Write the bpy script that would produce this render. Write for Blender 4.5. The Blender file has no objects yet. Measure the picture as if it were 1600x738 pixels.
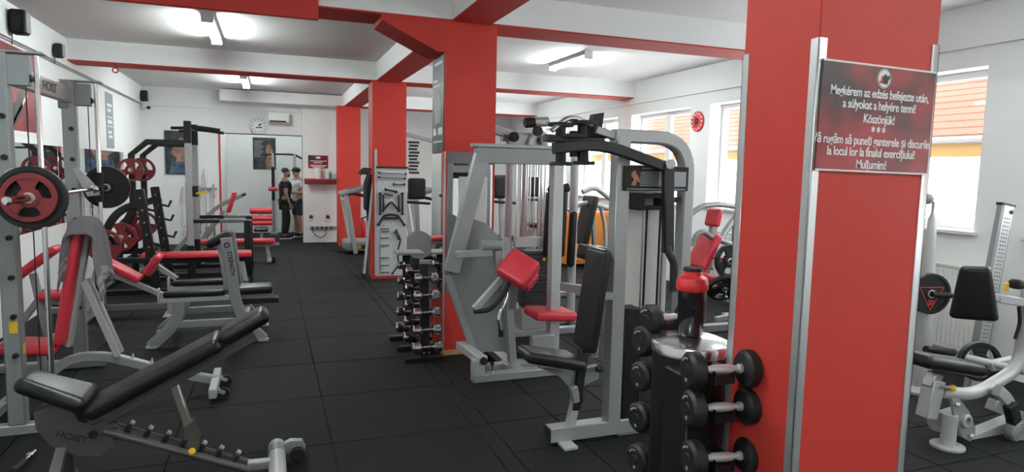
import bpy, math, random
from mathutils import Vector as V, Matrix as M
random.seed(7)
SC = bpy.context.scene
COL = SC.collection
PI = math.pi

# ---------------------------------------------------------------- camera
CAM_H = 1.83
F_PX = 1015.0
RW = M(((0.93696021, -0.34882576, 0.02064364),
        (-0.0156756, -0.10097588, -0.99476537),
        (0.3490843, 0.93173197, -0.10007843)))
cam_d = bpy.data.cameras.new('camera')
cam_d.sensor_fit = 'HORIZONTAL'
cam_d.sensor_width = 36.0
cam_d.lens = 36.0 * F_PX / 1600.0
cam_d.clip_start = 0.05
cam_d.clip_end = 200
cam = bpy.data.objects.new('camera', cam_d)
COL.objects.link(cam)
_m = M.Identity(4)
for i in range(3):
    _m[i][0] = RW[0][i]
    _m[i][1] = -RW[1][i]
    _m[i][2] = -RW[2][i]
_m.translation = V((0, 0, CAM_H))
cam.matrix_world = _m
SC.camera = cam

# ---------------------------------------------------------------- world, exposure
w = bpy.data.worlds.new('overcast_sky')
SC.world = w
w.use_nodes = True
bg = w.node_tree.nodes['Background']
bg.inputs[0].default_value = (0.93, 0.97, 1.0, 1)
bg.inputs[1].default_value = 7.0
SC.view_settings.view_transform = 'Standard'
SC.view_settings.look = 'None'
SC.view_settings.gamma = 1
SC.view_settings.use_curve_mapping = False
SC.view_settings.exposure = 0.35
SC.cycles.use_denoising = True
SC.cycles.max_bounces = 10
SC.cycles.diffuse_bounces = 5
SC.cycles.glossy_bounces = 4
SC.cycles.transparent_max_bounces = 12
SC.cycles.sample_clamp_indirect = 6.0
TUBE = 138.0


def portal(name, loc, sx, sy, rot):
    l = bpy.data.lights.new(name, 'AREA')
    l.shape = 'RECTANGLE'
    l.size, l.size_y = sx, sy
    l.cycles.is_portal = True
    o = bpy.data.objects.new(name, l)
    o.location = loc
    o.rotation_euler = rot
    COL.objects.link(o)


WIN = [(4.33, 6.18), (6.65, 8.5), (9.0, 10.85), (11.35, 13.2), (13.7, 15.4), (1.98, 3.83), (-0.4, 1.45), (-2.75, -0.9)]
WZ0, WZ1 = 1.33, 2.92
XL, XR, YB, CEIL = -2.62, 6.42, -3.0, 3.52
for a, b in WIN:
    portal('window_portal', (XR + .33, (a + b) / 2, (WZ0 + WZ1) / 2), WZ1 - WZ0, b - a, (0, PI / 2, 0))


# ---------------------------------------------------------------- measuring helpers (photo survey: depth in metres)
def ray(px, py):
    c = V((px - 800, py - 369, F_PX))
    return RW.transposed() @ c


def A(px, py, Y):
    d = ray(px, py)
    return V((0, 0, CAM_H)) + d * (Y / d.y)


def AX(px, py, X):
    d = ray(px, py)
    return V((0, 0, CAM_H)) + d * (X / d.x)


def FL(px, py, z=0.0):
    d = ray(px, py)
    return V((0, 0, CAM_H)) + d * ((z - CAM_H) / d.z)


# ---------------------------------------------------------------- materials
def mat(name, col, rough=.5, metal=0.0, spec=.5, noise=0, nscale=20, bump=0, bscale=60, coat=0):
    m = bpy.data.materials.new(name)
    m.use_nodes = True
    nt = m.node_tree
    b = nt.nodes['Principled BSDF']
    b.inputs['Base Color'].default_value = (*col, 1)
    b.inputs['Roughness'].default_value = rough
    b.inputs['Metallic'].default_value = metal
    b.inputs['Specular IOR Level'].default_value = spec
    if coat:
        b.inputs['Coat Weight'].default_value = coat
        b.inputs['Coat Roughness'].default_value = .15
    tc = nt.nodes.new('ShaderNodeTexCoord')
    if noise:
        n = nt.nodes.new('ShaderNodeTexNoise')
        n.inputs['Scale'].default_value = nscale
        n.inputs['Detail'].default_value = 5
        nt.links.new(tc.outputs['Object'], n.inputs['Vector'])
        r = nt.nodes.new('ShaderNodeMixRGB')
        r.inputs[1].default_value = (*[c * (1 - noise) for c in col], 1)
        r.inputs[2].default_value = (*[min(1, c * (1 + noise)) for c in col], 1)
        nt.links.new(n.outputs['Fac'], r.inputs[0])
        nt.links.new(r.outputs[0], b.inputs['Base Color'])
    if bump:
        n2 = nt.nodes.new('ShaderNodeTexNoise')
        n2.inputs['Scale'].default_value = bscale
        n2.inputs['Detail'].default_value = 3
        nt.links.new(tc.outputs['Object'], n2.inputs['Vector'])
        bp = nt.nodes.new('ShaderNodeBump')
        bp.inputs['Strength'].default_value = bump
        bp.inputs['Distance'].default_value = .01
        nt.links.new(n2.outputs['Fac'], bp.inputs['Height'])
        nt.links.new(bp.outputs[0], b.inputs['Normal'])
    return m


def emit(name, col, s):
    m = bpy.data.materials.new(name)
    m.use_nodes = True
    nt = m.node_tree
    nt.nodes.remove(nt.nodes['Principled BSDF'])
    e = nt.nodes.new('ShaderNodeEmission')
    e.inputs[0].default_value = (*col, 1)
    e.inputs[1].default_value = s
    nt.links.new(e.outputs[0], nt.nodes['Material Output'].inputs[0])
    return m


def glassmat(name, tint=(1, 1, 1), gl=.08):
    m = bpy.data.materials.new(name)
    m.use_nodes = True
    nt = m.node_tree
    nt.nodes.remove(nt.nodes['Principled BSDF'])
    t = nt.nodes.new('ShaderNodeBsdfTransparent')
    t.inputs[0].default_value = (*tint, 1)
    g = nt.nodes.new('ShaderNodeBsdfGlossy')
    g.inputs['Roughness'].default_value = .02
    x = nt.nodes.new('ShaderNodeMixShader')
    x.inputs[0].default_value = gl
    nt.links.new(t.outputs[0], x.inputs[1])
    nt.links.new(g.outputs[0], x.inputs[2])
    nt.links.new(x.outputs[0], nt.nodes['Material Output'].inputs[0])
    return m


WHITE = mat('white_wall_paint', (.86, .87, .87), .75, noise=.03, nscale=3, bump=.05, bscale=90)
CEILW = mat('white_ceiling_paint', (.88, .87, .86), .85, noise=.03, nscale=2)
REDW = mat('red_wall_paint', (.52, .040, .030), .55, spec=.3, noise=.07, nscale=5, bump=.05, bscale=120)
REDD = mat('red_beam_paint', (.48, .038, .030), .65, spec=.3, noise=.05, nscale=4)
RUBBER = mat('black_rubber_tile', (.0085, .0095, .0097), .72, spec=.16, noise=.35, nscale=160, bump=.35, bscale=330)
JOINT = mat('dark_joint', (.008, .008, .009), .9)
SILVER = mat('silver_powder_coat', (.33, .34, .35), .40, metal=.35, noise=.04, nscale=40)
LIGHTS = mat('light_silver_paint', (.46, .47, .475), .42, metal=.25)
GREYM = mat('mid_grey_paint', (.24, .255, .265), .45, metal=.25)
DGREY = mat('gunmetal_paint', (.13, .125, .125), .35, metal=.45)
KHAKI = mat('brushed_steel', (.42, .40, .36), .35, metal=.7)
CHROME = mat('chrome', (.80, .80, .82), .12, metal=1)
STEEL = mat('dull_steel', (.55, .55, .56), .3, metal=.9)
ALU = mat('aluminium_edge', (.66, .68, .69), .32, metal=.75)
BLACK = mat('black_powder_coat', (.009, .009, .0095), .38, spec=.35)
BLACKM = mat('matte_black_plastic', (.011, .011, .0115), .6, spec=.35)
VINYL = mat('black_vinyl', (.010, .0105, .011), .34, spec=.35, bump=.06, bscale=220)
REDV = mat('red_vinyl', (.62, .035, .055), .38, bump=.06, bscale=220)
REDP = mat('red_plate_coat', (.17, .014, .018), .42)
URETH = mat('black_urethane', (.011, .011, .012), .5, spec=.35)
TOWEL = mat('grey_towel', (.20, .19, .21), .95, noise=.15, nscale=60, bump=.5, bscale=260)
TOWELL = mat('pale_towel_stripe', (.36, .35, .37), .95, bump=.5, bscale=260)
MIRROR = mat('mirror', (.82, .85, .85), .02, metal=1)
YELLOW = mat('yellow_plastic', (.80, .50, .01), .45)
WHITEP = mat('white_plastic', (.82, .82, .80), .45)
GREYP = mat('grey_plastic', (.32, .33, .34), .5)
PRINT = mat('white_print', (.85, .83, .82), .6)
PRINTB = mat('black_print', (.02, .02, .02), .6)
PRINTR = mat('red_print', (.55, .03, .04), .55)
PRINTG = mat('grey_print', (.33, .36, .40), .5)
ORANGE = mat('orange_board', (.85, .27, .03), .5, noise=.08, nscale=8)
TAN = mat('tan_skirting', (.50, .32, .15), .5)
SKIN = mat('skin', (.42, .22, .15), .55)
SKIND = mat('tattooed_skin', (.30, .17, .125), .55, noise=.35, nscale=45)
CLOTHB = mat('black_cloth', (.012, .012, .014), .85)
CLOTHW = mat('white_cloth', (.72, .73, .75), .9)
HAIR = mat('dark_hair', (.03, .02, .016), .8)
BEARD = mat('dark_beard', (.05, .03, .02), .85)
SHORTS = mat('charcoal_cloth', (.03, .03, .034), .85)
TEAL = mat('teal_plastic', (.02, .35, .33), .4)
FLAGR = mat('bright_red_plastic', (.66, .03, .035), .28, spec=.6)
SHAKER = mat('smoked_black_plastic', (.012, .012, .014), .12, spec=.6)
GLASS = glassmat('window_glass', (1, 1, 1), .06)
SHROUD = glassmat('smoked_shroud', (.72, .74, .76), .12)
KNURL = mat('knurled_steel', (.72, .72, .72), .45, metal=.6)
LIDM = mat('polished_steel', (.86, .86, .87), .2, metal=1)
LAMPD = emit('lamp_tube_dim', (.90, 1.0, .97), TUBE * .36)
LAMP = emit('lamp_tube', (.90, 1.0, .97), TUBE)
GRIP = mat('black_foam_grip', (.015, .015, .016), .8)
STACK = mat('weight_stack_black', (.022, .022, .024), .4)
ROOFT = mat('terracotta_tile', (.17, .055, .028), .8, noise=.15, nscale=12)
PLASTER = mat('white_plaster', (.85, .85, .84), .9)
PLASTERY = mat('ochre_plaster', (.20, .11, .03), .9, noise=.1, nscale=2)


def signmat():
    m = mat('dark_red_sign_print', (.3, .02, .02), .35)
    nt = m.node_tree
    b = nt.nodes['Principled BSDF']
    tc = nt.nodes.new('ShaderNodeTexCoord')
    n = nt.nodes.new('ShaderNodeTexNoise')
    n.inputs['Scale'].default_value = 4.5
    n.inputs['Detail'].default_value = 2
    nt.links.new(tc.outputs['Object'], n.inputs['Vector'])
    r = nt.nodes.new('ShaderNodeValToRGB')
    r.color_ramp.elements[0].position = .40
    r.color_ramp.elements[0].color = (.035, .012, .014, 1)
    r.color_ramp.elements[1].position = .62
    r.color_ramp.elements[1].color = (.36, .018, .026, 1)
    nt.links.new(n.outputs['Fac'], r.inputs[0])
    nt.links.new(r.outputs[0], b.inputs['Base Color'])
    return m


SIGN = signmat()


def photomat(name, cols, scale):
    m = mat(name, cols[0], .4)
    nt = m.node_tree
    b = nt.nodes['Principled BSDF']
    tc = nt.nodes.new('ShaderNodeTexCoord')
    n = nt.nodes.new('ShaderNodeTexNoise')
    n.inputs['Scale'].default_value = scale
    n.inputs['Detail'].default_value = 4
    nt.links.new(tc.outputs['Object'], n.inputs['Vector'])
    r = nt.nodes.new('ShaderNodeValToRGB')
    e = r.color_ramp.elements
    e[0].position = .38
    e[0].color = (*cols[0], 1)
    e[1].position = .66
    e[1].color = (*cols[1], 1)
    nt.links.new(n.outputs['Fac'], r.inputs[0])
    nt.links.new(r.outputs[0], b.inputs['Base Color'])
    return m


PHOTOB = photomat('dark_photo_print', ((.012, .013, .015), (.055, .06, .07)), 5)
PHOTOR = photomat('red_photo_print', ((.13, .012, .018), (.34, .03, .04)), 4)
PHOTOS = photomat('photo_skin_print', ((.20, .10, .07), (.42, .24, .17)), 9)
PHOTOD = photomat('blue_denim_print', ((.02, .045, .09), (.10, .16, .26)), 8)


# ---------------------------------------------------------------- mesh builder
def rot_to(d, up=V((0, 0, 1))):
    d = d.normalized()
    u = up - d * up.dot(d)
    if u.length < 1e-4:
        u = V((0, 1, 0)) - d * d.y
        if u.length < 1e-4:
            u = V((1, 0, 0))
    u.normalize()
    s = d.cross(u)
    return d, s, u


def fillet(pts, r, n=4):
    pts = [V(p) for p in pts]
    out = [pts[0]]
    for i in range(1, len(pts) - 1):
        a, b, c = pts[i - 1], pts[i], pts[i + 1]
        d1, d2 = (a - b), (c - b)
        k = min(r, d1.length * .49, d2.length * .49)
        p, q = b + d1.normalized() * k, b + d2.normalized() * k
        for j in range(n + 1):
            t = j / n
            out.append(p * (1 - t) ** 2 + b * 2 * t * (1 - t) + q * t * t)
    out.append(pts[-1])
    return out


class MB:
    n = 0

    def __init__(s):
        s.v, s.f = [], []

    def add(s, vs, fs):
        o = len(s.v)
        s.v += [V(p) for p in vs]
        s.f += [tuple(i + o for i in f) for f in fs]
        return s

    def box(s, c, size, R=None, b=None):
        c = V(c)
        MB.n = (MB.n + 5) % 17
        h = [x / 2 + (MB.n * .00006 if min(size) > .03 else 0) for x in size]
        if b is None:
            b = min(.006, min(h) * .3)
        vs, idx, fs = [], {}, []
        for sx in (-1, 1):
            for sy in (-1, 1):
                for sz in (-1, 1):
                    for ax in range(3):
                        p = [sx * (h[0] - b), sy * (h[1] - b), sz * (h[2] - b)]
                        p[ax] = (sx, sy, sz)[ax] * h[ax]
                        idx[(sx, sy, sz, ax)] = len(vs)
                        q = V(p)
                        vs.append(c + (R @ q if R else q))
        for ax in range(3):
            o = [i for i in range(3) if i != ax]
            for sg in (-1, 1):
                q = []
                for a2, b2 in ((-1, -1), (1, -1), (1, 1), (-1, 1)):
                    k = [0, 0, 0]
                    k[ax], k[o[0]], k[o[1]] = sg, a2, b2
                    q.append(idx[(*k, ax)])
                fs.append(q)
        if b > 0:
            for ax in range(3):
                o = [i for i in range(3) if i != ax]
                for a2 in (-1, 1):
                    for b2 in (-1, 1):
                        k1, k2 = [0, 0, 0], [0, 0, 0]
                        k1[o[0]] = k2[o[0]] = a2
                        k1[o[1]] = k2[o[1]] = b2
                        k1[ax], k2[ax] = -1, 1
                        fs.append([idx[(*k1, o[0])], idx[(*k2, o[0])], idx[(*k2, o[1])], idx[(*k1, o[1])]])
            for sx in (-1, 1):
                for sy in (-1, 1):
                    for sz in (-1, 1):
                        fs.append([idx[(sx, sy, sz, k)] for k in range(3)])
        return s.add(vs, fs)

    def bb(s, lo, hi, b=None):
        lo, hi = V(lo), V(hi)
        return s.box((lo + hi) / 2, [abs(x) for x in (hi - lo)], None, b)

    def bar(s, p, q, wd, hg, up=V((0, 0, 1)), b=None):
        p, q = V(p), V(q)
        d, sd, u = rot_to(q - p, V(up))
        R = M((d, sd, u)).transposed()
        return s.box((p + q) / 2, ((q - p).length, wd, hg), R, b)

    def rbox(s, c, size, R=None, r=.03, n=3, warp=None):
        c = V(c)
        h = [x / 2 for x in size]
        r = min(r, min(h) * .98)
        ang = [math.tan(PI / 4 * i / n) * r for i in range(n + 1)]
        vs, keys, fs = [], {}, []

        def L(hh):
            k = hh - r
            return [-k - a for a in reversed(ang)] + [0.0] + [k + a for a in ang]

        def vert(p):
            inn = V([max(-(h[i] - r), min(h[i] - r, p[i])) for i in range(3)])
            d = p - inn
            if d.length > 1e-9:
                q = inn + d.normalized() * r
            else:
                q = p
            k = (round(q.x, 5), round(q.y, 5), round(q.z, 5))
            if k not in keys:
                keys[k] = len(vs)
                if warp:
                    q = warp(q)
                vs.append(c + (R @ q if R else q))
            return keys[k]
        for ax in range(3):
            o = [i for i in range(3) if i != ax]
            la, lb = L(h[o[0]]), L(h[o[1]])
            for sg in (-1, 1):
                for i in range(len(la) - 1):
                    for j in range(len(lb) - 1):
                        q = []
                        for di, dj in ((0, 0), (1, 0), (1, 1), (0, 1)):
                            p = V((0, 0, 0))
                            p[ax] = sg * h[ax]
                            p[o[0]] = la[i + di]
                            p[o[1]] = lb[j + dj]
                            k = vert(p)
                            if k not in q:
                                q.append(k)
                        if len(q) > 2:
                            fs.append(q)
        return s.add(vs, fs)

    def sweep(s, pts, prof, up=V((0, 0, 1)), cap=True, closed=False):
        pts = [V(p) for p in pts]
        n, k = len(pts), len(prof)
        vs = []
        pu = V(up)
        for i, p in enumerate(pts):
            a = pts[i - 1] if i else (pts[-1] if closed else p)
            b = pts[i + 1] if i < n - 1 else (pts[0] if closed else p)
            d, sd, u = rot_to(b - a, pu)
            pu = u
            sc = 1.0
            for x, y in prof:
                vs.append(p + sd * x * sc + u * y * sc)
        fs = []
        for i in range(n if closed else n - 1):
            for j in range(k):
                a, b = i * k, ((i + 1) % n) * k
                fs.append((a + j, a + (j + 1) % k, b + (j + 1) % k, b + j))
        if cap and not closed:
            fs.append(tuple(reversed(range(k))))
            fs.append(tuple((n - 1) * k + j for j in range(k)))
        return s.add(vs, fs)

    def tube(s, pts, r, seg=10, closed=False):
        return s.sweep(pts, [(r * math.cos(2 * PI * j / seg), r * math.sin(2 * PI * j / seg)) for j in range(seg)], closed=closed)

    def rtube(s, pts, wd, hg, up=V((0, 0, 1))):
        a, b = wd / 2, hg / 2
        c = min(a, b) * .25
        return s.sweep(pts, [(a, -b + c), (a, b - c), (a - c, b), (-a + c, b), (-a, b - c), (-a, -b + c), (-a + c, -b), (a - c, -b)], up)

    def lathe(s, prof, p, ax, seg=20):
        p = V(p)
        d, sd, u = rot_to(V(ax), V((0, 0, 1)) if abs(V(ax).normalized().z) < .9 else V((0, 1, 0)))
        vs, fs = [], []
        n = len(prof)
        for r, h in prof:
            for j in range(seg):
                t = 2 * PI * j / seg
                vs.append(p + d * h + (sd * math.cos(t) + u * math.sin(t)) * r)
        for i in range(n - 1):
            for j in range(seg):
                fs.append((i * seg + j, i * seg + (j + 1) % seg, (i + 1) * seg + (j + 1) % seg, (i + 1) * seg + j))
        if prof[0][0] > 1e-6:
            fs.append(tuple(reversed(range(seg))))
        if prof[-1][0] > 1e-6:
            fs.append(tuple((n - 1) * seg + j for j in range(seg)))
        return s.add(vs, fs)

    def cyl(s, p, q, r, seg=16, c=None):
        p, q = V(p), V(q)
        L = (q - p).length
        c = min(r, L) * .12 if c is None else c
        return s.lathe([(r - c, 0), (r, c), (r, L - c), (r - c, L)], p, q - p, seg)

    def ring(s, p, ax, r0, r1, t, seg=28, c=.004):
        t = t / 2
        pr = [(r0, -t), (r1 - c, -t), (r1, -t + c), (r1, t - c), (r1 - c, t), (r0, t), (r0, -t)]
        return s.lathe(pr, p, ax, seg) if False else s._ring(pr, p, ax, seg)

    def _ring(s, prof, p, ax, seg):
        p = V(p)
        d, sd, u = rot_to(V(ax), V((0, 0, 1)) if abs(V(ax).normalized().z) < .9 else V((0, 1, 0)))
        vs, fs = [], []
        prof = prof[:-1]
        n = len(prof)
        for r, h in prof:
            for j in range(seg):
                t = 2 * PI * j / seg
                vs.append(p + d * h + (sd * math.cos(t) + u * math.sin(t)) * r)
        for i in range(n):
            for j in range(seg):
                i2 = (i + 1) % n
                fs.append((i * seg + j, i * seg + (j + 1) % seg, i2 * seg + (j + 1) % seg, i2 * seg + j))
        return s.add(vs, fs)

    def prism(s, poly, ext):
        poly = [V(p) for p in poly]
        ext = V(ext)
        n = len(poly)
        vs = poly + [p + ext for p in poly]
        fs = [tuple(range(n)), tuple(reversed(range(n, 2 * n)))]
        for i in range(n):
            fs.append((i, i + n, (i + 1) % n + n, (i + 1) % n))
        return s.add(vs, fs)

    def ball(s, c, r, seg=12, sc=(1, 1, 1)):
        c = V(c)
        m = seg // 2
        o = len(s.v)
        vs, fs = [], []
        for i in range(m + 1):
            a = PI * i / m
            for j in range(seg):
                t = 2 * PI * j / seg
                vs.append(c + V((r * sc[0] * math.sin(a) * math.cos(t), r * sc[1] * math.sin(a) * math.sin(t), r * sc[2] * math.cos(a))))
        for i in range(m):
            for j in range(seg):
                fs.append((i * seg + j, (i + 1) * seg + j, (i + 1) * seg + (j + 1) % seg, i * seg + (j + 1) % seg))
        return s.add(vs, fs)

    def build(s, name, material, parent=None, loc=None, smooth=True, ang=40):
        org = V((0, 0, 0))
        if parent is not None:
            org = ORG.get(parent.name, V((0, 0, 0)))
        elif loc is not None:
            org = V(loc)
        me = bpy.data.meshes.new(name)
        me.from_pydata([p - org for p in s.v], [], s.f)
        import bmesh
        bm = bmesh.new()
        bm.from_mesh(me)
        bmesh.ops.remove_doubles(bm, verts=bm.verts, dist=1e-5)
        bmesh.ops.recalc_face_normals(bm, faces=bm.faces)
        bm.to_mesh(me)
        bm.free()
        me.materials.append(material)
        if smooth:
            me.polygons.foreach_set('use_smooth', [True] * len(me.polygons))
            me.set_sharp_from_angle(angle=math.radians(ang))
        o = bpy.data.objects.new(name, me)
        COL.objects.link(o)
        ORG[o.name] = org
        if parent is not None:
            o.parent = parent
        else:
            o.location = org
        return o


ORG = {}


def tag(o, label=None, cat=None, group=None, kind=None):
    if label:
        o['label'] = label
    if cat:
        o['category'] = cat
    if group:
        o['group'] = group
    if kind:
        o['kind'] = kind
    return o


def thing(name, label, cat, loc=(0, 0, 0), group=None, kind=None):
    o = bpy.data.objects.new(name, None)
    o.empty_display_size = .1
    o.location = loc
    COL.objects.link(o)
    ORG[o.name] = V(loc)
    return tag(o, label, cat, group, kind)


def struct(o, label=None):
    o['kind'] = 'structure'
    if label:
        o['label'] = label
    return o


def dup(o, loc=None, rot=None, label=None, group=None, parent=None):
    c = o.copy()
    COL.objects.link(c)
    c.parent = parent
    if loc is not None:
        c.location = loc
    if rot is not None:
        c.rotation_euler = rot
    if label:
        c['label'] = label
    if group:
        c['group'] = group
    for ch in o.children:
        dup(ch, parent=c)
    return c


def text_mesh(name, s, size, material, parent=None, loc=(0, 0, 0), R=None, depth=.0008, align='CENTER', sx=1.0, bold=0.0, spacing=1.0):
    """flat lettering: R columns = right, up, normal"""
    cu = bpy.data.curves.new(name, 'FONT')
    cu.body = s
    cu.size = size
    cu.align_x = align
    cu.align_y = 'CENTER'
    cu.extrude = depth
    cu.offset = bold
    cu.space_character = spacing
    cu.resolution_u = 3
    t = bpy.data.objects.new(name, cu)
    COL.objects.link(t)
    dg = bpy.context.evaluated_depsgraph_get()
    me = bpy.data.meshes.new_from_object(t.evaluated_get(dg))
    bpy.data.objects.remove(t)
    org = ORG.get(parent.name, V((0, 0, 0))) if parent is not None else V((0, 0, 0))
    loc = V(loc)
    for v in me.vertices:
        p = V((v.co.x * sx, v.co.y, v.co.z))
        v.co = loc + (R @ p if R else p) - org
    me.materials.clear()
    me.materials.append(material)
    o = bpy.data.objects.new(name, me)
    COL.objects.link(o)
    ORG[o.name] = org
    o.parent = parent
    return o


def basis(right, up):
    r, u = V(right).normalized(), V(up).normalized()
    return M((r, u, r.cross(u))).transposed()


FRONT = basis((1, 0, 0), (0, 0, 1))        # faces -Y, towards the camera
FROML = basis((0, 1, 0), (0, 0, 1))        # faces +X (left wall)
FROMR = basis((0, -1, 0), (0, 0, 1))       # faces -X (right wall, column sides)
# ================================================================ STRUCTURE
YF, YA = 16.45, 19.0      # far wall, alcove back wall
YFR = 17.4                # far wall beside the treadmills
COLX0, COLX1 = 1.58, 2.09
floor = struct(MB().bb((XL - .2, YB, -.06), (XR + .2, YA + .2, -.014), 0).build('floor', JOINT))


def tile_mesh(name, x0, x1, y0, y1):
    g = .0035
    m = MB().bb((x0 + g, y0 + g, -.014), (x1 - g, y1 - g, 0), .0035)
    return m.build(name, RUBBER, floor)


def tile_grid(xs, ys):
    cache = {}
    for i in range(len(xs) - 1):
        for j in range(len(ys) - 1):
            sx, sy = xs[i + 1] - xs[i], ys[j + 1] - ys[j]
            k = (round(sx, 3), round(sy, 3))
            c = V(((xs[i] + xs[i + 1]) / 2, (ys[j] + ys[j + 1]) / 2, 0))
            if k not in cache:
                o = tile_mesh('rubber_tile', -sx / 2, sx / 2, -sy / 2, sy / 2)
                cache[k] = o
                o.location = c
            else:
                o = cache[k].copy()
                COL.objects.link(o)
                o.location = c


ys1 = [4.305 + .942 * k for k in range(-4, 16)]
xs1 = [XL, -1.595, -.615, .365, 1.345]
tile_grid(xs1, ys1)
tile_grid([1.345, 1.465], ys1)
ys2 = [3.81 + .512 * k for k in range(-5, 9)]
xs2 = [1.465 + .508 * k for k in range(10)] + [XR]
tile_grid(xs2, ys2)
mb = MB()
for x0, x1 in zip(xs2, xs2[1:]):
    y = ys2[-1]
    while y < YFR:
        mb.bb((x0 + .0035, y + .0035, -.014), (x1 - .0035, y + .5085, 0), .0035)
        y += .512
for x0, x1 in zip([XL] + xs1[1:] + xs2[1:-1], xs1[1:] + xs2[1:]):
    y = YB
    while y < .5:
        mb.bb((x0 + .0035, y + .0035, -.014), (x1 - .0035, min(y + .6, .53) - .0035, 0), .0035)
        y += .6
for x0, x1 in zip([-1.1, -.1], [-.1, .8]):
    mb.bb((x0, ys1[-1] + .006, -.014), (x1 - .006, YA, 0), .0035)
o = mb.build('distant_rubber_tiles', RUBBER, floor)
o['kind'] = 'stuff'

struct(MB().bb((XL - .2, YB, CEIL), (XR + .2, YA, CEIL + .15), 0).build('ceiling', CEILW))
wl = struct(MB().bb((XL - .2, YB, 0), (XL, YF + .1, CEIL), 0).build('wall_left', WHITE))
struct(MB().bb((XL - .01, YB, 3.14), (XL + .035, YF, CEIL), .004).build('trim_1', WHITE))
mb = MB().bb((XL, YF, 0), (-1.06, YF + .12, CEIL), 0)
mb.bb((.75, YF - .12, 0), (1.72, YF + .06, CEIL), 0)
mb.bb((-1.06, YF, 2.545), (.75, YF + .12, CEIL), 0)
struct(mb.build('wall_far', WHITE))
mb = MB().bb((-1.12, YA, 0), (1.5, YA + .1, CEIL), 0).bb((-1.2, YF + .1, 0), (-1.06, YA, CEIL), 0).bb((.98, YF, 0), (1.1, YA, CEIL), 0)
struct(mb.build('wall_alcove', WHITE))
struct(MB().bb((1.1, YFR, 0), (XR + .1, YFR + .15, CEIL), 0).build('wall_far_right', WHITE))
# right wall round the window openings
mb = MB()
edges = sorted(WIN)
T = .36
mb.bb((XR, YB, 0), (XR + T, YFR, WZ0), 0).bb((XR, YB, WZ1), (XR + T, YFR, CEIL), 0)
y = YB
for a, b in edges:
    mb.bb((XR, y, WZ0), (XR + T, a, WZ1), 0)
    y = b
mb.bb((XR, y, WZ0), (XR + T, YFR, WZ1), 0)
struct(mb.build('wall_right', WHITE))
struct(MB().bb((XR - .03, YB, 3.11), (XR + .01, YFR, CEIL), .004).build('trim_2', WHITE))
# wall behind the camera
mb = MB().bb((XL, YB - .2, 0), (XR, YB, CEIL), 0)
struct(mb.build('wall_near', WHITE))
# windows
for n, (a, b) in enumerate(WIN):
    x0, x1 = XR + .22, XR + .28
    fr = MB()
    for y0, y1 in ((a, a + .07), (b - .07, b), ((a + b) / 2 - .055, (a + b) / 2 + .055)):
        fr.bb((x0, y0, WZ0), (x1, y1, WZ1), .006)
    fr.bb((x0, a + .001, WZ0), (x1, b - .001, WZ0 + .075), .006).bb((x0, a + .001, WZ1 - .075), (x1, b - .001, WZ1), .006)
    f = struct(fr.build('window_%d' % (n + 1), WHITEP))
    for y0, y1 in ((a + .07, (a + b) / 2 - .055), ((a + b) / 2 + .055, b - .07)):
        MB().bb((XR + .246, y0, WZ0 + .07), (XR + .254, y1, WZ1 - .07), 0).build('pane', GLASS, f, smooth=False)
        MB().bb((x0 - .012, y0 - .008, WZ0 + .07), (x0 + .004, y0 + .03, WZ1 - .07), .003).build('sash', WHITEP, f)
    MB().bb((XR - .06, a - .04, WZ0 - .035), (XR + .24, b + .04, WZ0 + .002), .008).build('window_sill', WHITEP, f)
    h = MB().cyl((x0 - .03, (a + b) / 2 + .09, 2.0), (x0 + .01, (a + b) / 2 + .09, 2.0), .012, 8)
    h.bar((x0 - .03, (a + b) / 2 + .09, 2.01), (x0 - .03, (a + b) / 2 + .09, 1.89), .02, .014, (1, 0, 0))
    h.build('window_handle', WHITEP, f)

# beams with red soffits
for n, (y0, y1) in enumerate(((1.5, 1.98), (6.1, 6.56), (10.74, 11.2), (15.45, 15.9))):
    if n == 0:
        segs = [(XL + .03, XR - .03)]
    else:
        segs = [(XL + .03, COLX0 + .06), (2.02, XR - .03)][n == 3:]
    b = MB()
    s_ = MB()
    for a, c in segs:
        b.bb((a, y0, 3.235), (c, y1, CEIL + .01), 0)
        s_.bb((a, y0 - .004, 3.22), (c, y1 + .004, 3.236), .002)
    bo = struct(b.build('trim_%d' % (n + 3), WHITE))
    so = s_.build('painted_soffit', REDD, bo)
b = MB().bb((1.645, YB, 3.236), (2.02, YF, CEIL + .008), 0)
bo = struct(b.build('trim_8', WHITE))
MB().bb((1.64, YB, 3.221), (2.025, YF, 3.2365), .002).build('painted_soffit', REDD, bo)
# haunch between beam and middle column
MB().prism([(.98, 6.1, 3.222), (1.585, 6.1, 3.222), (1.585, 6.1, 2.93), (1.50, 6.1, 2.93), (.98, 6.1, 3.17)], (0, .46, 0)).build('haunch', REDD, bo)
# red panel boxed in front of the first cross beam
struct(MB().bb((XL + .03, 6.03, 3.10), (.425, 6.085, 3.515), .006).build('trim_9', REDD))
# boxed soffit on far wall
struct(MB().bb((-1.0, YF - .55, 3.24), (1.72, YF + .02, CEIL - .02), .01).build('trim_10', WHITE))
struct(MB().bb((XL, YF - .03, 3.1), (1.72, YF + .01, CEIL), .004).build('trim_11', WHITE))

# columns
cols = []
for n, (y0, y1, x1) in enumerate(((1.6, 1.94, 2.115), (6.1, 6.6, 2.09), (10.74, 11.2, 2.13), (15.45, 15.85, 2.0))):
    c = MB().bb((1.60 if n == 0 else COLX0 if n < 3 else 1.49, y0, 0), (x1, y1, 3.225), .004).build('trim_%d' % (12 + n), REDW)
    struct(c)
    cols.append(c)
c1, c2, c3, c4 = cols
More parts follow.
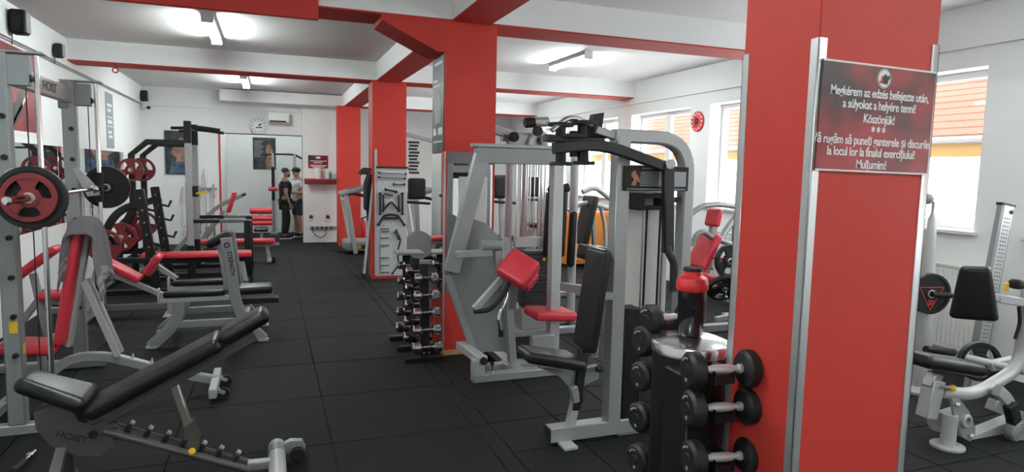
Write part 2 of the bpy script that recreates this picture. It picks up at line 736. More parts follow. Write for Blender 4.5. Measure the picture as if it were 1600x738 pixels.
# aluminium corner guards of the near column
for x, y, z1 in ((1.60, 1.60, 2.26), (2.115, 1.60, 2.28), (1.60, 1.94, 2.26)):
    sx = 1 if x < 2 else -1
    sy = 1 if y < 1.7 else -1
    m = MB().bb((x - .004 * sx, y - .004 * sy, 0), (x + .03 * sx, y + .001 * sy, z1), .001)
    m.bb((x - .004 * sx, y - .004 * sy, 0), (x + .001 * sx, y + .03 * sy, z1), .001)
    m.build('corner_guard', ALU, c1)
# skirting on the middle column
m = MB().bb((1.568, 6.088, 0), (2.10, 6.1, .05), .002).bb((1.568, 6.088, 0), (1.58, 6.61, .05), .002)
m.build('skirting', TAN, c2)
MB().bb((1.572, 6.092, .05), (1.592, 6.104, 2.0), .002).build('corner_guard', ALU, c2)
# painted red edge guard and skirting of the farther columns
MB().bb((1.57, 10.73, 0), (2.14, 10.745, .12), .003).build('skirting', REDW, c3)

# ceiling lamps
for n, (x, y0, y1, lab) in enumerate(((-.62, 8.2, 9.65, 'twin tube fluorescent lamp on the ceiling nearest the hanging red beam panel'),
                                      (-.41, 13.2, 14.8, 'twin tube fluorescent lamp on the ceiling towards the far alcove'),
                                      (4.22, 8.35, 9.6, 'twin tube fluorescent lamp on the ceiling towards the windows'),
                                      (-.6, 2.6, 4.0, 'twin tube fluorescent lamp overhead near the front bench'),
                                      (4.2, 2.6, 4.0, 'twin tube fluorescent lamp overhead by the rowing machine'),
                                      (4.2, 13.0, 14.4, 'twin tube fluorescent lamp over the treadmills'),
                                      (-.6, -1.6, -.2, 'twin tube fluorescent lamp behind the entrance on the left'),
                                      (4.2, -1.6, -.2, 'twin tube fluorescent lamp behind the entrance on the right'),
                                      (-.15, 17.2, 18.4, 'unseen twin tube lamp added to light the far alcove'))):  # alcove lamp is an added source, out of view, to brighten the recess
    t = thing('fluorescent_lamp', lab, 'lamp', (x, (y0 + y1) / 2, CEIL), 'ceiling lamps')
    MB().bb((x - .065, y0, 3.462), (x + .065, y1, 3.53), .006).build('lamp_body', WHITEP, t)
    for sx in (-.035, .035):
        MB().cyl((x + sx, y0 + .03, 3.44), (x + sx, y1 - .03, 3.44), .016, 10, .002).build('lamp_tube', LAMPD if y0 > 16 or (x > 4 and 2 < y0 < 3) else LAMP, t)
    for yy in (y0 + .012, y1 - .012):
        MB().bb((x - .065, yy - .014, 3.41), (x + .065, yy + .014, 3.48), .004).build('lamp_end', WHITEP, t)

# house across the yard
t = thing('neighbour_house', 'white house with terracotta tiled roof seen through the windows', 'house', (14, 6, 0))
MB().bb((13.5, -12, -3), (18, 26, 2.31), 0).build('house_wall', PLASTER, t)
MB().bb((13.45, -12, 2.31), (13.6, 26, 2.62), 0).build('eave_band', PLASTERY, t)
MB().tube([(13.3, -12, 2.66), (13.3, 26, 2.66)], .08, 8).build('gutter', DGREY, t)
th = math.radians(32)
for r in range(12):
    x0, z0 = 13.3 + r * .32 * math.cos(th), 2.72 + r * .32 * math.sin(th)
    MB().bar((x0, 7, z0 + .02), (x0 + .34 * math.cos(th), 7, z0 + .34 * math.sin(th)), 38, .05, (0, 0, 1), .01).build('roof_course', ROOFT, t)
tag(MB().bb((XR + T + .1, -14, -.4), (13.5, 26, -.1), 0).build('yard_paving', PLASTER), 'pale paved yard outside the windows', 'yard', kind='structure')
# ================================================================ LEFT SIDE EQUIPMENT
Z = V((0, 0, 1))


def P(x, y, z):
    return V((x, y, z))


def plate(name, label, c, ax, r, t, material, group=None, style='grip', cat='weight plate'):
    """grip plate: rim, hub and three webs, with a steel bushing"""
    c = V(c)
    ax = V(ax).normalized()
    d, sd, u = rot_to(ax, Z)
    m = MB()
    if style == 'grip':
        m.ring(c, ax, r * .80, r, t, 32)
        m.ring(c, ax, .026, r * .42, t * .9, 24)
        for k in range(3):
            a = PI / 2 + k * 2 * PI / 3
            pts = []
            for rr, da in ((r * .36, .62), (r * .62, .50), (r * .84, .52), (r * .84, .17), (r * .84, -.17), (r * .84, -.52), (r * .62, -.50), (r * .36, -.62)):
                pts.append(c - ax * t * .32 + (sd * math.cos(a + da) + u * math.sin(a + da)) * rr)
            m.prism(pts, ax * t * .64)
    else:
        m.ring(c, ax, r * .86, r, t, 32)
        m.ring(c, ax, .026, r * .90, t * .55, 32)
        m.ring(c, ax, .026, r * .30, t * .95, 24)
    o = m.build(name, material, None, c)
    tag(o, label, cat, group)
    b = MB().ring(c, ax, .0252, .037, t * 1.04, 18).build('bushing', STEEL, o)
    return o


# ---- Smith machine
SX, SY1, SY2 = -1.6, 5.1, 6.65
sm = thing('smith_machine', 'silver guided-bar rack with chrome rods at the left edge', 'exercise machine', (SX, (SY1 + SY2) / 2, 0))
for sy in (SY1, SY2):
    MB().bb((SX - .05, sy - .045, 0.07), (SX + .05, sy + .045, 2.52), .008).build('post', GREYM if sy == SY1 else SILVER, sm)
    MB().bb((SX - .70, sy - .04, 0.0), (SX + .19, sy + .04, .07), .008).build('base_rail', SILVER, sm)
    MB().cyl((SX + .2, sy, .06), (SX + .2, sy, 2.51), .016, 14).build('guide_rod', CHROME, sm)
    br = MB().bb((SX + .045, sy - .03, 2.31), (SX + .165, sy + .03, 2.50), .004).build('top_bracket', GREYM, sm)
    MB().bb((SX - .06, sy - .05, 2.512), (SX + .25, sy + .05, 2.524), .003).build('cap_plate', SILVER, br)
    for k in range(7):
        z = .55 + k * .26
        MB().cyl((SX + .02, sy - .044, z), (SX + .02, sy - .075, z), .017, 10).build('catch_stud', BLACK, sm)
    MB().cyl((SX + .2, sy, 1.48), (SX + .2, sy, 1.74), .032, 14).build('carriage', BLACKM, sm)
    MB().tube([(SX + .14, sy - .01, 2.34), (SX + .14, sy - .01, .35)], .004, 6).build('cable', BLACK, sm)
    MB().bb((SX - .75, sy - .04, 0), (SX - .66, sy + .04, 2.45), .006).build('rear_post', SILVER, sm)
    MB().cyl((SX + .15, sy - .025, 2.36), (SX + .15, sy + .025, 2.36), .03, 16).build('pulley', BLACKM, sm)
for z in (.22, .42, 2.4):
    MB().bb((SX - .73, SY1, z - .035), (SX - .68, SY2, z + .035), .006).build('rear_beam', SILVER, sm)
cb = MB().bb((SX - .03, SY1 + .04, 2.33), (SX + .03, SY2 - .03, 2.46), .006).build('crossbeam', KHAKI, sm)
text_mesh('lettering', 'HOIST', .10, PRINTB, cb, (SX + .0315, 6.02, 2.395), FROML, sx=1.2)
MB().bb((SX - .07, SY2 - .06, 2.28), (SX + .0, SY2 + .06, 2.5), .006).build('joint_plate', GREYM, sm)
# hooks between carriage and post
for sy, s_ in ((SY1, 1), (SY2, -1)):
    m = MB().prism([(SX + .02, sy - .07, 1.76), (SX + .06, sy - .07, 1.78), (SX + .21, sy - .07, 1.59), (SX + .21, sy - .07, 1.54), (SX + .12, sy - .07, 1.53)], (0, .018, 0))
    m.build('catch_hook', LIGHTS, sm)
MB().bb((SX + .0515, SY1 - .02, .55), (SX + .0535, SY1 + .02, .62), .0005).build('warning_sticker', YELLOW, sm)
MB().bb((SX - .01, SY1 - .0485, .70), (SX + .035, SY1 - .046, .78), .0005).build('warning_sticker', YELLOW, sm)
bar = MB().lathe([(.014, 0), (.025, .003), (.025, .42), (.034, .425), (.034, .45), (.015, .455), (.015, 1.98), (.034, 1.985), (.034, 2.01), (.025, 2.015), (.025, 2.42), (.014, 2.425)], (SX + .2, 4.46, 1.6), (0, 1, 0), 18).build('lifting_bar', CHROME, sm)
plate('weight_plate', 'large black rubber plate on near end of the guided bar', (SX + .2, 4.885, 1.6), (0, 1, 0), .197, .045, URETH, 'plates on the guided bar', 'solid')
plate('weight_plate', 'round red three-grip plate outermost on near end of the guided bar', (SX + .2, 4.84, 1.6), (0, 1, 0), .153, .038, REDP, 'plates on the guided bar')
plate('weight_plate', 'large black rubber plate on far end of the guided bar beside the post', (SX + .2, 6.915, 1.6), (0, 1, 0), .192, .045, URETH, 'plates on the guided bar', 'solid')
plate('weight_plate', 'red three-grip plate outermost on far end of the guided bar', (SX + .2, 6.965, 1.6), (0, 1, 0), .15, .04, REDP, 'plates on the guided bar')

# ---- red incline bench in the Smith machine
BY = 5.62
t = thing('incline_bench', 'red upright incline bench with grey towel on top inside the guided-bar rack', 'exercise bench', (-1.2, BY, 0))
m = MB().rbox((-1.66, BY, .47), (.36, .30, .075), M.Rotation(math.radians(6), 3, 'Y'), .03)
m.build('seat_pad', REDV, t)
bdir = (P(-1.31, BY, 1.36) - P(-1.46, BY, .50))
R = basis((0, 1, 0), bdir)
m = MB().rbox(P(-1.385, BY, .93), (.29, .9, .07), R, .03).build('back_pad', REDV, t)
MB().bar(P(-1.435, BY, .45), P(-1.262, BY, 1.36), .07, .05, (1, 0, 0)).build('spine', LIGHTS, t)
for dy in (-.06, .06):
    MB().bar(P(-1.30, BY + dy, .95), P(-1.10, BY + dy, .36), .028, .045, (1, 0, 0)).build('support_strut', LIGHTS, t)
m = MB().rtube(fillet([P(-1.82, BY, .05), P(-1.66, BY, .16), P(-1.42, BY, .36), P(-1.2, BY, .36), P(-.78, BY, .2), P(-.42, BY, .09)], .2), .06, .07)
m.build('frame', SILVER, t)
MB().bar(P(-1.6, BY, .2), P(-1.6, BY, .44), .05, .05, (1, 0, 0)).build('seat_post', SILVER, t)
MB().bar(P(-1.85, BY - .28, .04), P(-1.85, BY + .28, .04), .06, .07).build('rear_foot', SILVER, t)
MB().bar(P(-.43, BY - .33, .085), P(-.43, BY + .25, .085), .055, .075).build('front_foot', LIGHTS, t)
for dy in (-.2, .12):
    MB().cyl(P(-.36, BY + dy - .018, .045), P(-.36, BY + dy + .018, .045), .045, 16).build('wheel', BLACKM, t)
    MB().bar(P(-.42, BY + dy, .08), P(-.35, BY + dy, .05), .05, .03).build('wheel_bracket', SILVER, t)
for k in range(4):
    x = -1.02 + k * .13
    MB().prism([P(x - .03, BY - .02, .28 - k * .045), P(x + .01, BY - .02, .36 - k * .045), P(x + .03, BY - .02, .25 - k * .045)], (0, .04, 0)).build('adjust_tooth', LIGHTS, t)
m = MB().bar(P(-1.95, BY + .05, .05), P(-.8, BY + .95, .05), .04, .03)
# towel
nu, nv = 22, 40
vs, fs = [], []
top = P(-1.285, BY, 1.395)
ex = V((bdir.x, 0, bdir.z)).normalized()
for j in range(nv + 1):
    v = j / nv
    s_ = (v - .46) * 1.02                     # metres along the cloth from the ridge
    for i in range(nu + 1):
        u = (i / nu - .5)
        wd = .56
        y = BY + u * wd
        over = max(0, abs(u * wd) - .165)
        y = BY + math.copysign(min(abs(u * wd), .165 + .25 * over), u)
        rip = .014 * math.sin(u * 17 + s_ * 3) + .008 * math.sin(u * 31 + 1)
        if s_ > .07:
            x = top.x + .062 + .10 * (s_ - .07) + rip * min(1, s_ * 5)
            z = top.z - (s_ - .055) - .02 * math.sin(u * 5)
            z = max(z, top.z - .44 + .10 * u)
        elif s_ < -.07:
            x = top.x - .062 - .14 * (-s_ - .07) + rip * min(1, -s_ * 5)
            z = top.z - (-s_ - .055) - .03 * math.cos(u * 4)
        else:
            a = s_ / .07 * PI / 2
            x = top.x + .062 * math.sin(a)
            z = top.z - .02 + .04 * math.cos(a) + rip * .4
        vs.append((x + .2 * over * (1 if s_ > 0 else -1), y, z - .85 * over))
n = nu + 1
for j in range(nv):
    for i in range(nu):
        fs.append((j * n + i, j * n + i + 1, (j + 1) * n + i + 1, (j + 1) * n + i))
tw = MB().add(vs, fs).build('towel', TOWEL, None, top, ang=180)
tw.data.materials.append(TOWELL)
for p_ in tw.data.polygons:
    j = p_.index // nu
    if j in (34, 35, 37, 3, 4, 6):
        p_.material_index = 1
so = tw.modifiers.new('thickness', 'SOLIDIFY')
so.thickness = .008
so.offset = 1
tag(tw, 'grey striped towel draped over the red incline bench', 'towel')

# ---- black adjustable bench in the foreground
BY = 3.95
t = thing('adjustable_bench', 'black padded adjustable bench with ladder frame in the left foreground', 'exercise bench', (-.55, BY, 0))


def taper(k0, k1, L):
    def f(q):
        s_ = (q.x / L + .5)
        q = V(q)
        q.y *= k0 + (k1 - k0) * s_
        return q
    return f


a, b = A(30, 590, BY), A(143, 622, BY)
d = (b - a)
R = M((d.normalized(), V((0, 1, 0)), d.normalized().cross(V((0, 1, 0))))).transposed()
MB().rbox((a + b) / 2 - Z * .01, (d.length, .30, .085), R, .04, 4, taper(.62, 1.05, d.length)).build('seat_pad', VINYL, t)
a, b, c = A(140, 640, BY), A(347, 530, BY), A(420, 490, BY)
d = (c - a).normalized()
nrm = d.cross(V((0, 1, 0)))
nrm = nrm if nrm.z > 0 else -nrm
R = M((d, V((0, 1, 0)), d.cross(V((0, 1, 0))))).transposed()
L1 = (b - a).length
MB().rbox((a + b) / 2 + nrm * .0, (L1, .27, .085), R, .035, 4).build('back_pad', VINYL, t)
L2 = (c - b).length
MB().rbox((b + c) / 2 + nrm * .01, (L2, .25, .085), R, .042, 4, taper(1.0, .72, L2)).build('head_pad', VINYL, t)
MB().bar(a - nrm * .085 - d * .05, c - nrm * .07 - d * .12, .07, .06, nrm).build('spine', DGREY, t)
# hub plates
for dy in (-.06, .05):
    hub = [A(58, 640, BY), A(95, 628, BY), A(120, 640, BY), A(128, 655, BY), A(150, 660, BY), A(165, 652, BY), A(180, 665, BY), A(182, 690, BY), A(160, 706, BY), A(125, 706, BY), A(85, 690, BY), A(62, 665, BY)]
    h_ = MB().prism([p + V((0, dy, 0)) for p in hub], (0, .012, 0)).build('hub_plate', DGREY, t)
    if dy < 0:
        lt = text_mesh('lettering', 'HOIST', .048, PRINTB, h_, A(112, 684, BY - .062), basis((1, 0, -.42), (.42, 0, 1)), sx=1.1, bold=.001)
        MB().ring(A(121, 689, BY - .061), (0, 1, 0), .036, .0375, .003, 24).build('logo_outline', STEEL, h_) if False else None
ax_ = A(150, 672, BY)
MB().cyl(ax_ - V((0, .075, 0)), ax_ + V((0, .075, 0)), .022, 14).build('pivot', BLACKM, t)
# front legs
lg = A(95, 690, BY)
for sy in (-1, 1):
    MB().bar(lg + V((.02, .02 * sy, 0)), P(lg.x - .03, BY + .26 * sy, .03), .05, .05, (1, 0, 0)).build('front_leg', DGREY, t)
MB().bar(P(lg.x - .03, BY - .3, .03), P(lg.x - .03, BY + .3, .03), .06, .06).build('front_foot', DGREY, t)
# ladder base
l0, l1 = A(165, 668, BY), A(392, 738, BY)
l1.z = max(l1.z, .07)
ld = (l1 - l0).normalized()
lu = V((-ld.z, 0, ld.x))
lu = lu if lu.z > 0 else -lu
for dy in (-.05, .05):
    MB().tube([l0 + V((0, dy, 0)), l1 + V((0, dy, 0))], .02, 12).build('ladder_rail', DGREY, t)
MB().bar(l0 + lu * .0 + ld * .05, l1, .07, .02, lu).build('ladder_web', BLACKM, t)
for k in range(7):
    p = l0 + ld * (.10 + k * .098)
    tt = MB().bar(p + lu * .0, p + lu * .06 + ld * .012, .085, .022, ld).build('ladder_tooth', BLACKM, t)
    MB().bar(p + lu * .05 + ld * .008, p + lu * .072 + ld * .014, .03, .024, ld).build('tooth_cap', LIGHTS, tt)
# strut
s0, s1 = A(268, 588, BY), A(303, 698, BY)
MB().bar(s0, s1 + V((0, 0, .03)), .05, .042, (1, 0, 0)).build('support_strut', KHAKI, t)
MB().prism([s1 + V((x, -.03, z)) for x, z in ((-.05, .12), (.0, .16), (.035, .06), (.03, -.02), (-.04, -.02))], (0, .06, 0)).build('strut_hook', DGREY, t)
MB().cyl(A(300, 706, BY - .10), A(300, 706, BY - .02), .02, 12, .008).build('release_pin', YELLOW, t)
# rear foot with roller sleeve and wheel
MB().bar(l1 - ld * .02, P(.0, BY, .075), .06, .05).build('tail_tube', SILVER, t)
MB().cyl(P(.02, BY - .30, .07), P(.02, BY + .26, .07), .05, 20).build('rear_foot', LIGHTS, t)
MB().cyl(P(.02, BY + .10, .07), P(.02, BY + .2, .07), .0525, 20).build('foot_band', GREYM, t)
MB().prism([P(.02, BY + .16, .09), P(.10, BY + .16, .13), P(.17, BY + .16, .12), P(.19, BY + .16, .07), P(.15, BY + .16, .05), P(.02, BY + .16, .05)], (0, .05, 0)).build('wheel_guard', SILVER, t)
MB().cyl(P(.14, BY + .12, .046), P(.14, BY + .16, .046), .046, 18).build('wheel', BLACKM, t)
# small steel tool bar on floor at the corner
# ---- silver bench with curved legs and black rails
t = thing('extension_bench', 'silver curved-leg bench with black rails and black seat in the aisle', 'exercise bench', (-.55, 7.5, 0))
YN, YF2 = 7.15, 7.82
for Y in (YN, YF2):
    off = V((0, Y - YN, 0))
    q = lambda px, py: A(px, py, YN) + off
    lg = [P(-1.10, Y, .015), P(-1.02, Y, .10), P(-.90, Y, .25), P(-.87, Y, .46)]
    MB().rtube(fillet([P(-1.12, Y, .02), P(-.93, Y, .20), P(-.87, Y, .34), P(-.86, Y, .46)], .14), .06, .11, (1, 0, 0)).build('rear_leg', SILVER, t)
    MB().rtube(fillet([P(-.08, Y, .02), P(-.26, Y, .22), P(-.34, Y, .42), P(-.385, Y, .8), P(-.42, Y, 1.09)], .16), .06, .105, (1, 0, 0)).build('upright', SILVER, t)
    for x in (-1.12, -.08):
        MB().bb((x - .05, Y - .04, 0), (x + .05, Y + .04, .028), .006).build('foot_plate', LIGHTS, t)
    rl = MB().bb((-1.03, Y - .035, .455), (-.40, Y + .035, .50), .005).build('rail', LIGHTS, t)
    MB().rbox((-.72, Y, .535), (.56, .09, .06), None, .02).build('rail_pad', VINYL, rl)
    MB().bb((-1.05, Y - .04, .45), (-1.03, Y + .04, .60), .004).build('rail_stop', LIGHTS, rl)
    MB().bb((-.90, Y - .03, .19), (-.24, Y + .03, .26), .005).build('side_stretcher', SILVER, t)
up = basis((0, 0, -1), (1, 0, 0))
text_mesh('lettering', 'STRENGTH', .062, PRINTB, t, (-.375, YN - .032, .83), basis((.13, 0, -1), (1, 0, .13)), bold=.0015, sx=.8)
text_mesh('lettering', 'HAMMER', .062, PRINTB, t, (-.43, YN - .032, .82), basis((.13, 0, -1), (1, 0, .13)), bold=.0015, sx=.8) if False else None
MB().ring((-.412, YN - .032, 1.02), (0, 1, 0), .018, .028, .003, 20).build('logo_ring', PRINTB, t)
for x, z in ((-.9, .225), (-.25, .225)):
    MB().bb((x - .03, YN, z - .03), (x + .03, YF2, z + .03), .005).build('cross_stretcher', SILVER, t)
MB().rbox((-.17, 7.5, .50), (.38, .32, .08), None, .03).build('seat_pad', VINYL, t)
MB().bb((-.40, 7.42, .40), (.02, 7.58, .455), .006).build('seat_rail', SILVER, t)
MB().bb((-.3, 7.40, .345), (.08, 7.60, .40), .006).build('seat_slide', BLACKM, t)
MB().bb((-.38, YN, .38), (-.30, YF2, .44), .005).build('seat_crossbar', SILVER, t)
MB().rbox(P(-.52, 7.75, 1.02) , (.28, .3, .09), M.Rotation(math.radians(-28), 3, 'Y'), .04).build('chest_pad', VINYL, t)
MB().bar(P(-.52, 7.75, .97), P(-.46, 7.75, .45), .05, .05, (1, 0, 0)).build('chest_post', SILVER, t)

# ---- red incline bench with yellow sticker
BY = 8.7
t = thing('incline_bench', 'low red sloping bench with yellow sticker on its front leg', 'exercise bench', (-1.5, BY, 0))


def pad2(p, q, wd, th, material, parent, name, Y=None):
    p, q = V(p), V(q)
    d = (q - p)
    dn = d.normalized()
    sd = V((0, 1, 0)) - dn * dn.y
    sd.normalize()
    R = M((dn, sd, dn.cross(sd))).transposed()
    return MB().rbox((p + q) / 2, (d.length, wd, th), R, min(.03, th * .45), 3).build(name, material, parent)


pad2(A(152, 402, BY), A(220, 437, BY), .30, .075, REDV, t, 'back_pad')
pad2(A(229, 428, BY), A(250, 398, BY), .30, .085, REDV, t, 'seat_pad')
MB().bar(A(160, 422, BY), A(266, 466, BY), .06, .06).build('frame_beam', LIGHTS, t)
q = A(269, 465, BY)
MB().bb((q.x - .05, BY - .05, 0), (q.x + .05, BY + .05, q.z + .06), .006).build('front_leg', LIGHTS, t)
MB().bb((q.x - .045, BY - .0525, q.z - .07), (q.x + .03, BY - .051, q.z + .05), .0005).build('warning_sticker', YELLOW, t)
MB().bb((q.x - .09, BY - .16, 0), (q.x + .09, BY + .16, .022), .005).build('foot_plate', LIGHTS, t)
MB().bb((-2.45, BY + .02, .08), (q.x - .03, BY + .07, .15), .006).build('floor_rail', KHAKI, t)
q = A(152, 420, BY)
MB().bar(q, P(q.x - .12, BY, .1), .06, .06, (1, 0, 0)).build('rear_leg', LIGHTS, t)
MB().bb((q.x - .18, BY - .3, 0), (q.x - .08, BY + .3, .07), .006).build('rear_foot', LIGHTS, t)
# second slanted member with bracket beside it
MB().bar(A(246, 416, BY + .5), A(276, 436, BY + .5), .06, .06).build('foot_bar', LIGHTS, t)
MB().bar(A(246, 416, BY + .5), A(229, 432, BY), .05, .05).build('link_bar', BLACKM, t)

# ---- black bench press station with red bench
t = thing('bench_press', 'black bench press frame with slanted uprights and long red bench', 'exercise machine', (-1.3, 10.75, 0))
for Y in (10.2, 11.3):
    dx = 0 if Y < 11 else .03
    x0 = -1.68
    MB().rtube(fillet([P(-2.23 + dx, Y, .02), P(-2.15 + dx, Y, .8), P(-1.95 + dx, Y, 1.18), P(-1.60 + dx, Y, 1.30)], .3, 6), .08, .10, (1, 0, 0)).build('rear_brace', BLACK, t)
    u_ = MB().bar(P(-1.50 + dx, Y, .02), P(-1.68 + dx, Y, 1.47), .08, .12, (1, 0, 0), .01).build('upright', BLACK, t)
    for k in range(6):
        z = .5 + k * .17
        x = -1.50 + dx - .18 * z / 1.45
        MB().cyl(P(x, Y - .039, z), P(x, Y - .05, z), .012, 8).build('bolt', STEEL, u_)
    for z in (.72, .98, 1.2):
        x = -1.50 + dx - .18 * z / 1.45
        MB().rtube([P(x + .04, Y, z), P(x + .15, Y, z - .03), P(x + .19, Y, z + .06)], .04, .035).build('bar_hook', BLACKM, t)
    MB().bb((-2.3, Y - .04, 0), (-1.35, Y + .04, .07), .006).build('base_rail', BLACK, t)
    MB().bb((-2.16 + dx, Y - .035, .44), (-1.56 + dx, Y + .035, .52), .006).build('mid_rail', BLACK, t)
    MB().cyl(P(-2.12 + dx, Y - .04, .72), P(-2.12 + dx, Y - .26, .72), .024, 14).build('plate_peg', CHROME, t)
for x, z in ((-2.2, .04), (-1.58, .48)):
    MB().bb((x - .04, 10.2, z - .035), (x + .04, 11.3, z + .035), .006).build('crossbar', BLACK, t)
MB().rbox((-1.02, 10.75, .475), (1.5, .30, .085), None, .03).build('bench_pad', REDV, t)
MB().bb((-1.6, 10.71, .36), (-.35, 10.79, .43), .006).build('bench_beam', BLACK, t)
MB().bar(P(-.42, 10.75, .38), P(-.36, 10.75, .03), .07, .07, (1, 0, 0)).build('bench_leg', LIGHTS, t)
MB().bb((-.40, 10.5, 0), (-.32, 11.0, .05), .006).build('bench_foot', BLACK, t)
plate('weight_plate', 'red three-grip plate low on the near peg of the black bench press', (-2.09, 10.02, .72), (0, 1, 0), .215, .05, REDP, 'plates on the bench press')
plate('weight_plate', 'red three-grip plate low on the far peg of the black bench press', (-2.09, 11.1, .72), (0, 1, 0), .215, .05, REDP, 'plates on the bench press')
plate('weight_plate', 'black rubber plate behind the red one on the near low peg', (-2.12, 10.09, .72), (0, 1, 0), .16, .04, URETH, 'plates on the bench press', 'solid')

# ---- half rack with tall silver posts
t = thing('half_rack', 'tall half rack with silver posts, black arch and pull-up bar', 'exercise machine', (-1.2, 12.1, 0))
HY1, HY2 = 11.6, 12.6
for Y in (HY1, HY2):
    pst = MB().bb((-1.25, Y - .045, .45), (-1.155, Y + .045, 2.16), .006).build('post', LIGHTS, t)
    MB().bb((-1.255, Y - .05, 2.16), (-1.15, Y + .05, 2.51), .006).build('post_head', BLACK, t)
    MB().bb((-1.255, Y - .05, 0), (-1.15, Y + .05, .52), .006).build('post_foot', BLACK, t)
    for k in range(14):
        MB().bb((-1.1565, Y - .02, .62 + k * .108), (-1.154, Y + .02, .645 + k * .108), .0005).build('peg_hole', BLACKM, pst)
    MB().rtube([P(-2.0, Y, 0), P(-2.0, Y, 1.96), P(-1.78, Y, 2.16), P(-1.21, Y, 2.16)], .08, .09, (1, 0, 0)).build('arch', BLACK, t)
    MB().bb((-2.04, Y - .04, 0), (-.3, Y + .04, .07), .006).build('base_rail', BLACK, t)
    for z in (.80, 1.72):
        MB().cyl(P(-2.0, Y - .04, z), P(-2.0, Y - .2, z), .022, 12).build('plate_peg', CHROME, t)
    MB().bb((-.40, Y - .055, 0), (-.29, Y + .055, .92), .006).build('front_post', BLACK, t)
    MB().bb((-1.17, Y - .03, .88), (-.77, Y + .03, .935), .004).build('safety_arm', BLACK, t)
    MB().bb((-.77, Y - .025, .883), (-.29, Y + .025, .932), .004).build('safety_arm_end', CHROME, t)
    MB().tube([P(-1.2, Y, 2.43), P(-.96, Y - .02, 2.41), P(-.73, Y - .05, 2.38)], .027, 10).build('pull_up_grip', GRIP, t)
    MB().tube([P(-1.44, Y, 2.39), P(-1.21, Y, 2.40)], .025, 10).build('grip_stub', GRIP, t)
MB().bb((-2.04, HY1, .02), (-1.95, HY2, .09), .006).build('rear_rail', BLACK, t)
MB().bb((-.37, HY1, .12), (-.31, HY2, .19), .006).build('front_rail', BLACK, t)
MB().tube([P(-1.2, HY1, 2.40), P(-1.2, HY2, 2.40)], .02, 10).build('pull_up_bar', BLACKM, t)
MB().bb((-1.15, HY1 - .07, 1.31), (-1.07, HY1 + .07, 1.48), .008).build('j_cup', BLACKM, t)
MB().bar(P(-1.10, HY1 - .05, 1.36), P(-.93, HY1 - .05, 1.39), .08, .035, Z).build('j_cup_lip', YELLOW, t)
for nm, Y, z, r in (('high on the near rear post', HY1, 1.72, .18), ('high on the far rear post', HY2, 1.72, .20), ('at mid height on the near rear post', HY1, .80, .21), ('at mid height on the far rear post', HY2, .80, .21)):
    plate('weight_plate', 'red three-grip plate %s of the half rack' % nm, (-2.0, Y - .11, z), (0, 1, 0), r, .05, REDP, 'plates on the half rack')

# ---- far red flat bench
FBY = 13.15
t = thing('flat_bench', 'long red flat bench with white legs beyond the dark rack post', 'exercise bench', (-.3, FBY, 0))
MB().rbox((-.62, FBY, .40), (1.42, .30, .09), None, .035).build('bench_pad', REDV, t)
MB().bb((-1.25, FBY - .04, .29), (.05, FBY + .04, .35), .006).build('bench_beam', LIGHTS, t)
for x in (-1.2, -.06):
    MB().bar(P(x, FBY, .32), P(x + .05, FBY, .05), .06, .06, (1, 0, 0)).build('bench_leg', LIGHTS, t)
    MB().bb((x + .0, FBY - .25, 0.02), (x + .08, FBY + .25, .07), .006).build('bench_foot', LIGHTS, t)
for dy in (-.2, .2):
    MB().cyl(P(.06, FBY + dy - .02, .035), P(.06, FBY + dy + .02, .035), .035, 14).build('wheel', BLACKM, t)

# ---- lever bench behind with red back pad
t = thing('lever_bench', 'silver plate-loaded lever bench with small upright red pad behind the half rack', 'exercise machine', (-.9, 14.3, 0))
Y = 14.3
MB().rtube(fillet([A(268, 400, Y), A(310, 352, Y), A(340, 322, Y), A(378, 306, Y)], .2), .07, .08).build('lever_arm', SILVER, t)
q = A(383, 303, Y)
MB().tube([A(366, 311, Y), A(384, 303, Y)], .032, 10).build('lever_grip', GRIP, t)
pad2(A(357, 332, Y), A(367, 300, Y), .30, .08, REDV, t, 'back_pad')
MB().bar(A(350, 330, Y), A(322, 372, Y), .06, .06).build('pad_post', SILVER, t)
MB().rtube(fillet([A(300, 400, Y), A(330, 352, Y), A(356, 336, Y)], .2), .06, .07).build('lower_arm', SILVER, t)
pad2(A(325, 385, Y), A(360, 366, Y), .3, .09, VINYL, t, 'seat_pad')
MB().bar(A(340, 385, Y), P(A(340, 385, Y).x, Y, .05), .07, .07, (1, 0, 0)).build('seat_post', SILVER, t)
x = A(340, 385, Y).x
MB().bb((x - .8, Y - .05, 0), (x + .5, Y + .05, .07), .006).build('base_rail', SILVER, t)
MB().bar(P(x - .75, Y, .04), A(268, 400, Y), .07, .07, (1, 0, 0)).build('rear_post', SILVER, t)
MB().bar(P(x - .4, Y, .04), A(312, 350, Y), .06, .06, (1, 0, 0)).build('mid_post', SILVER, t)
MB().bb((x - .8, Y - .4, 0), (x - .72, Y + .4, .06), .006).build('rear_foot', SILVER, t)

# ---- sit-up bench just in front of the alcove
t = thing('roller_bench', 'dark red three-roller bench at the alcove opening', 'exercise bench', (-.15, 15.9, 0))
for z, r in ((.80, .075), (.62, .06), (.52, .06)):
    MB().cyl(P(-.42, 15.9, z), P(.06, 15.9, z), r, 18, .02).build('roller_pad', REDV, t)
MB().bar(P(-.18, 15.9, .84), P(-.18, 15.9, .05), .06, .06, (0, 1, 0)).build('roller_post', LIGHTS, t)
MB().bb((-.55, 15.85, 0), (.2, 15.95, .06), .006).build('base_rail', SILVER, t)
MB().rbox((-.18, 15.45, .42), (.3, .6, .07), None, .03).build('seat_pad', VINYL, t)
MB().bar(P(-.18, 15.3, .4), P(-.18, 15.25, .03), .05, .05, (0, 1, 0)).build('seat_leg', SILVER, t)
MB().bb((-.21, 15.2, .36), (-.15, 15.9, .40), .005).build('seat_beam', SILVER, t)

